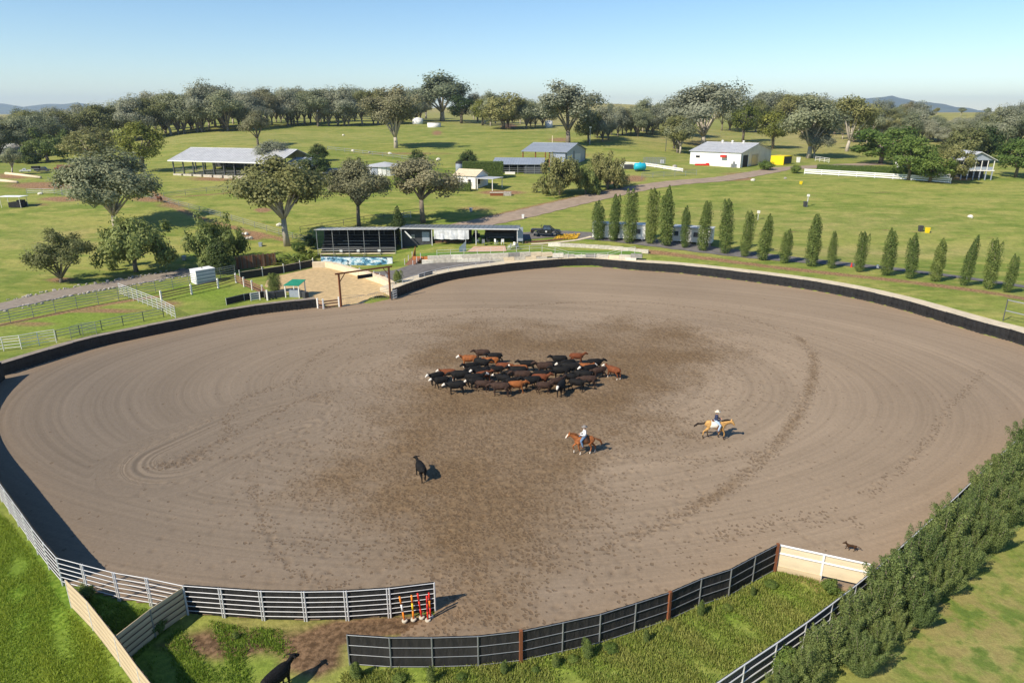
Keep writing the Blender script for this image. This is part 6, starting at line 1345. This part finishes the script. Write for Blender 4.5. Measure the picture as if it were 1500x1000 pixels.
for k, (px, py, r, m, lab) in enumerate([(59,285,.55,'stone_white','white boulder at the end of the orange track'),(503,199,.7,'stone_white','pale boulder alone on the hillside left of the vase-shaped gum'),(517,222,.7,'stone_white','left pale boulder along the hillside fence'),(571,226,.7,'stone_white','pale boulder just below the lone hillside gum'),(642,235,.8,'stone_white','pale boulder on the slope right of the hillside fence'),(541,224,.5,'stone','grey boulder between the two pale ones on the hillside fence'),
        (1421,319,.62,'stone_white','white boulder alone in the right-hand field'),(409,331,.6,'stone_white','white boulder behind the trunk of the round-headed gum'),(1103,265,.6,'stone_white','pale boulder beside the driveway below the white shed'),(677,181,.6,'stone_white','pale boulder at the foot of the dark pine'),(988,246,.9,'stone','brown boulder pile at the end of the pale boarded fence'),(1150,262,.45,'stone','low grey rock on the driveway verge')]): rock(px, py, r*.8, m, lab, k)
for k, px in enumerate((352,358,363,367,355,361)): rock(px, 352 - (k > 3)*5 - k*.6, .42, ('stone','stone_white')[k % 2], 'pale rock in the small heap above the drooping tree by the road', 40+k, group='rocks heaped above the roadside tree')
# rocks lining the gravel road
rr = random.Random(8); k = 0
RD = resample(smooth_line([tuple(P(*p)[:2]) for p in [(-30,457),(0,450),(100,428),(200,411),(290,396)]], 6), .19)
rock_me = []
for s_ in range(5):
    mb = MB(); mb.ball((0,0,0), 1, 7, 5); q = random.Random(60+s_); mb.v = [(x*q.uniform(.8,1.25), y*q.uniform(.8,1.2), z*q.uniform(.6,.9)) for x,y,z in mb.v]; rock_me.append(mb.mesh('edging_rock', [('stone','stone','stone','concrete_grey','stone')[s_]]))
for side, off, lab in ((1, 2.7, 'grey rock in the edging along the far side of the gravel road'), (-1, -2.75, 'grey rock in the edging along the near side of the gravel road')):
    for i in range(2, len(RD)-2):
        if rr.random() < .45 or (side < 0 and RD[i][0] > -38): continue
        d = RD[i+1] - RD[i-1]; d /= np.linalg.norm(d); q = RD[i] + np.array([-d[1], d[0]]) * (off + rr.uniform(-.6,.6)); sz = rr.uniform(.10,.21)
        o = link('edging_rock', rock_me[rr.randrange(5)], None, G(q[0], q[1], sz*.35), rr.uniform(0,6), (sz*1.3, sz, sz)); tag(o, lab, 'rock', 'rocks edging the gravel road, ' + ('far' if side > 0 else 'near') + ' side')
def bin_box(name, lab, cat, px, py, w, h, m, lid=None):
    t = thing(name, lab, cat, P(px, py)); MB().hexa([(-w*.42,-w*.4,0),(w*.42,-w*.4,0),(w*.42,w*.4,0),(-w*.42,w*.4,0)], [(-w*.5,-w*.48,h*.92),(w*.5,-w*.48,h*.92),(w*.5,w*.48,h*.92),(-w*.5,w*.48,h*.92)]).build('body', m, t)
    MB().box((0,0,h*.96),(w*1.06,w*1.02,h*.07)).build('lid', lid or m, t); return t
bin_box('wheelie_bin', 'dark wheelie bin in the right-hand field, left of the yellow one', 'bin', 1348,339,.75,1.15,'charcoal'); bin_box('wheelie_bin', 'yellow wheelie bin in the right-hand field', 'bin', 1358,341,.7,1.05,'yellow'); bin_box('wheelie_bin', 'dark wheelie bin beside the power box in the right-hand field', 'bin', 1179,303,.7,1.2,'charcoal')
bin_box('feed_drum', 'small yellow drum in the field below the white shed', 'drum', 1173,270,.6,.8,'yellow')
bin_box('meter_box', 'small grey box on the slope left of the timber wall', 'box', 270,381,.6,.75,'tin_blue'); bin_box('meter_box', 'small grey box on the slope behind the timber wall', 'box', 382,361,.6,.75,'tin_blue'); bin_box('meter_box', 'small dark box on the grass behind the bar', 'box', 690,310,.7,.8,'tin_blue')
bin_box('white_drum', 'white upright drum beside the driveway behind the truck', 'drum', 766,320,.5,.85,'white'); bin_box('white_drum', 'white drum at the end of the long white fence by the driveway', 'drum', 1169,238,1.0,1.7,'white')
def pole(lab, px, py, top, r, m, name='pole', head=None):
    p = P(px, py); h = (py-top)*mpp(p)/CP; t = thing(name, lab, 'pole', p); MB().tube([(0,0,-.2),(0,0,h)], [r,r*.85], 8).build('shaft', m, t)
    if head: MB().box((0,0,h+head[2]/2+.004), head).build('head', head and 'white_paint', t)
pole('pale timber pole above the ridge of the blue-roofed machine shed', 809,222,201,.18,'cream'); pole('grey pole at the right end of the machine shed', 864,212,190,.16,'galv', head=(.8,.8,.5)); pole('white-headed meter post among the columnar trees', 1110,322,313,.07,'galv_light', 'meter_post', (.5,.4,.55)); pole('grey power box post in the right-hand field', 1182,303,289,.1,'galv_light', 'meter_post', (.5,.4,.5)); pole('small white tap post on the lawn left of the thin gum', 561,269,262,.12,'white_paint', 'tap_post', (.4,.4,.4)); pole('slim grey gate post in the far yard right of the blue tank', 975,222,206,.12,'steel_dark')
t = thing('scrap_machine', 'rusty red farm machine on the grass at far left', 'machine', P(98,250)); rect('frame', 'rust', t, -3.5, 3, -.6, .8, .5, .9); rect('hopper', 'timber_red', t, -2.6, 2.2, -.5, .7, .904, 1.7); rect('drawbar', 'rust', t, 3.0, 5.2, -.1, .1, .5, .7); [wheel(t, x, y, .5, .2) for x in (-2.6,2.0) for y in (-.8,1.0)]
for lab, a, b, rz_, m in (('white portable cabin behind the first columnar trees', (868,349), (944,354), 0, 'white'), ('second white portable cabin further right behind the columnar trees', (984,354), (1041,361), 0, 'white')):
    A, rz, L = frame(a, b); t = thing('portable_cabin', lab, 'cabin', A, rz); h = 2.7
    n_ = max(3, int(L/1.6))
    for i in range(n_): rect('wall_panel', m, t, i*L/n_+.004, (i+1)*L/n_-.004, 0, .06, .2, h)
    rect('end_wall', m, t, -.06, -.003, 0, 2.6, .2, h); rect('end_wall', m, t, L+.003, L+.06, 0, 2.6, .2, h); rect('rear_wall', m, t, 0, L, 2.54, 2.6, .2, h); rect('roof', 'roof_grey', t, -.15, L+.15, -.2, 2.8, h+.003, h+.12)
    for i in range(0, n_, 2): w = rect('window', 'glass', t, i*L/n_+.3, i*L/n_+1.1, -.04, -.003, 1.2, 2.0); rect('sill', 'galv', w, i*L/n_+.25, i*L/n_+1.15, -.1, -.045, 1.12, 1.19)
    for i in range(4): rect('pier', 'concrete_grey', t, i*L/3.2, i*L/3.2+.4, .1, .5, -.3, .196)
t = thing('red_drum', 'small red marker cone among the columnar trees', 'cone', P(1247,391)); MB().tube([(0,0,0),(0,0,.06),(0,0,.06),(0,0,.75)], [.2,.2,.13,.04], 10).build('cone', 'red', t)
t = thing('white_marker', 'small white marker drum among the columnar trees', 'drum', P(1285,393)); MB().tube([(0,0,0),(0,0,.55)], [.2,.2], 10).build('body', 'white', t)
# flower bed by the truck
p0 = [P(*q) for q in ((810,352),(845,351),(850,344),(818,345))]; r = np.random.default_rng(3); n_ = 1500; a, b_ = r.random(n_), r.random(n_)
C = np.array([np.array((p0[0]*(1-u)+p0[1]*u)*(1-v)+(p0[3]*(1-u)+p0[2]*u)*v) for u, v in zip(a, b_)]) + np.stack([0*a,0*a,.1+.25*r.random(n_)],1); V, Fq = leaf_quads(C, np.tile([0,0,1.],(n_,1)), .17, r)
o = link('flower_bed', np_mesh('flower_bed', V, Fq, ['flower'])); tag(o, 'bed of orange-yellow flowers in front of the black truck', 'flower bed')
kerb_wall('red_edging', 'low dark red edging below the flower bed lawn', [(768,356),(800,354),(835,350)], .3, .25, 'timber_red', 2.0, 'edging')
# burnt-orange cut bank blocks
t = thing('rusty_trough', 'low rusty trough and pale rocks on bare ground below the stock shelter', 'trough', P(718,287)); rect('trough', 'rust', t, 0, 3.2, 0, 1.0, 0, .7); rect('end_block', 'stone', t, 3.3, 5.2, 0, 1.2, 0, .9); rect('rim', 'concrete', t, -.1, 3.25, -.08, 1.08, .704, .8)
# ---- coloured drill poles by the near fence
for k, (bx, by, tx, ty, cols, lab) in enumerate([(593,911,588,882,('orange','white','orange'),'leftmost orange pole with a white band leaning by the near fence end'),(606,909,605,880,('orange','yellow','orange'),'yellow-banded orange pole, second from the left by the near fence end'),(618,906,614,880,('red','red','red'),'red pole leaning left, third by the near fence end'),(627,910,627,883,('red','red','red'),'shorter red pole in front at the near fence end'),(631,905,630,877,('red','orange','red'),'rightmost tall red pole against the near fence end')]):
    p = P(bx, by) + Vector((0,0,.05)); s = mpp(p); h = 1.45; dx = (tx-bx)*s*1.0; t = thing('drill_pole', lab, 'pole', p, 0, 'coloured poles at the near fence end')
    for i in range(3): z0, z1 = .1 + h*(0,.36,.68)[i], .1 + h*(.36,.68,1)[i]; MB().tube([(dx*z0/h,0,z0),(dx*z1/h,0,z1)], [.05,.05], 10).build('pole_section', cols[i], t, True)
    MB().tube([(0,0,.02),(0,0,.1),(0,0,.12)], [.15,.15,.11], 14).build('base', 'concrete', t)
# ------------------------------------------------------------------ foreground grass, weeds, far mountains, haze
def grass_mass(name, label, poly, dens, h0, h1, w, seed, mt='leaf_grass', mask=True, avoid=(), thr=-.75):
    poly = [tuple(G0(*p)) for p in poly]; lo, hi = np.min(poly,0), np.max(poly,0); r = np.random.default_rng(seed); n_ = int((hi[0]-lo[0])*(hi[1]-lo[1])*dens)
    x, y = r.uniform(lo[0],hi[0],n_), r.uniform(lo[1],hi[1],n_); k = inside(x,y,poly)
    f = np.sin(x*.9+1.3*np.sin(y*.7))*np.cos(y*1.1+np.sin(x*.8)) + .6*np.sin(x*2.7+y*1.9) + .35*r.normal(size=n_)
    if mask: k &= f > thr
    for ln, dd in avoid: k &= seg_dist(x, y, ln) > dd
    x, y, f = x[k], y[k], f[k]; n_ = len(x); V = []; a = r.uniform(0, 6.28, (n_,3)); hh = r.uniform(h0,h1,(n_,3)) * (1 + .25*np.clip(f,-1,1.5))[:,None]; Vs = []; Ts = []
    for j in range(3):
        dx, dy = np.cos(a[:,j]), np.sin(a[:,j]); bx, by = x + r.normal(size=n_)*.05, y + r.normal(size=n_)*.05; ww = w*r.uniform(.6,1.3,n_); L_ = hh[:,j]*r.uniform(.3,1.0,n_)
        p0 = np.stack([bx-dy*ww, by+dx*ww, 0*bx],1); p1 = np.stack([bx+dy*ww, by-dx*ww, 0*bx],1); p2 = np.stack([bx+dx*L_*.6+dy*ww*.7, by+dy*L_*.6-dx*ww*.7, hh[:,j]*.75],1); p3 = np.stack([bx+dx*L_-dy*ww*.25, by+dy*L_+dx*ww*.25, hh[:,j]],1)
        Vs.append(np.stack([p0,p1,p2,p3],1)); Ts.append(np.repeat(np.clip(.5+.28*f+.22*r.normal(size=n_),0,1),4))
    V = np.concatenate(Vs).reshape(-1,3); o = link(name, np_mesh(name, V, np.arange(len(V)).reshape(-1,4), [mt], False, {'tint': np.concatenate(Ts)})); tag(o, label, 'grass', kind='stuff')
grass_mass('lush_grass', 'lush green grass in the lower left corner', [(-40,730),(10,760),(60,830),(88,880),(150,950),(190,1010),(215,1045),(-60,1045)], 300, .05, .14, .015, 1)
grass_mass('pen_grass', 'rough grass inside the small fenced corner at lower left', [(110,868),(262,905),(225,940),(178,985)], 220, .06, .18, .016, 2)
grass_mass('track_grass', 'patchy grass around the muddy track at the bottom', [(215,960),(285,900),(330,915),(420,925),(435,960),(400,1000),(370,1045),(225,1045)], 220, .05, .16, .016, 3, thr=.15)
grass_mass('verge_grass', 'rough green grass outside the near curved fence', [(505,985),(640,978),(760,970),(880,945),(985,905),(1070,870),(1140,838),(1180,845),(1240,870),(1215,905),(1150,960),(1060,1030),(470,1045)], 240, .06, .19, .017, 4, 'leaf_weed')
wr = random.Random(5)
for i in range(16):
    u = [.02,.1,.16,.22,.3,.36,.4,.44,.47,.52,.6,.66,.75,.82,.9,.96][i]; L_ = resample(nearR, .1); q = L_[int(u*(len(L_)-1))]; d = np.array([.12,-.55 - .3*wr.random()])
    plant('tall_weed', ['column_1','shrub_round','column_3','shrub_round'][i % 4], ordinal(i) + ' leafy weed from the left at the foot of the near curved fence', 'weed', G(q[0]+d[0], q[1]+d[1]), wr.uniform(.6,1.1) if i % 2 == 0 else wr.uniform(.25,.4), wr.uniform(0,6), wr.uniform(1.3,1.9), 'weeds along the near curved fence')
for k, (px, py, h, lab) in enumerate([(125,880,1.0,'bushy dark weed at the post where the lower left fences meet'),(232,925,.9,'dark weed at the middle of the short cream divider'),(345,935,.4,'small green tussock on the muddy ground'),(1150,985,1.5,'pale leafy weed beside the hedge at the bottom edge'),(1215,868,.9,'dry pale weed in front of the white corner fence')]):
    plant('tall_weed', 'shrub_round', lab, 'weed', P(px,py), h, k, 1.0)
def mountains(name, label, prof, dist, depth):
    pts = [];
    for px, py in prof: d = ray(px, py); t_ = dist / d[1]; pts.append((d[0]*t_, dist, CAM_H + d[2]*t_))
    pts = resample(pts, 90); r = np.random.default_rng(int(abs(prof[0][0])) + 5); V = []; n_ = len(pts); K = 7
    for i, (x, y, z) in enumerate(pts):
        for k in range(K):
            u = k/(K-1); rough = r.normal()*.09*z*math.sin(u*PI); V.append((x + r.normal()*25*math.sin(u*PI), y - depth*(1-u) , max(0, z*u**1.1 + rough)))
        V.append((x, y + depth*.8, 0))
    K += 1; Fq = [(i*K+k, (i+1)*K+k, (i+1)*K+k+1, i*K+k+1) for i in range(n_-1) for k in range(K-1)]
    o = link(name, np_mesh(name, V, Fq, [mat('mountain_forest', (.06,.075,.045), .95, .35, .004)], True)); tag(o, label, kind='structure')
mountains('mountain', 'blue wooded mountain with a small peak on the right horizon', [(1190,168),(1215,157),(1240,150),(1265,145),(1285,143),(1297,142),(1306,140),(1316,143),(1330,149),(1350,149),(1365,151),(1380,156),(1395,161),(1415,167)], 8200, 1500)
mountains('mountain_range', 'low blue hills on the left horizon', [(-80,160),(-40,154),(0,151),(18,155),(35,160),(52,156),(70,152),(95,153),(113,150),(128,153),(142,158),(165,167)], 8600, 1500)
hz = MB().box((0, 6100, 139.25), (19000, 13000, 281.5)).build('haze', [])
m = bpy.data.materials.new('haze_air'); m.use_nodes = True; m.node_tree.nodes.remove(m.node_tree.nodes['Principled BSDF']); pv = m.node_tree.nodes.new('ShaderNodeVolumePrincipled'); pv.inputs['Density'].default_value = 9.0e-5; pv.inputs['Color'].default_value = (.66,.83,1.0,1); pv.inputs['Anisotropy'].default_value = .15
m.node_tree.links.new(pv.outputs[0], m.node_tree.nodes['Material Output'].inputs['Volume']); hz.data.materials.append(m); tag(hz, 'thin blue air haze over the distance', kind='stuff')
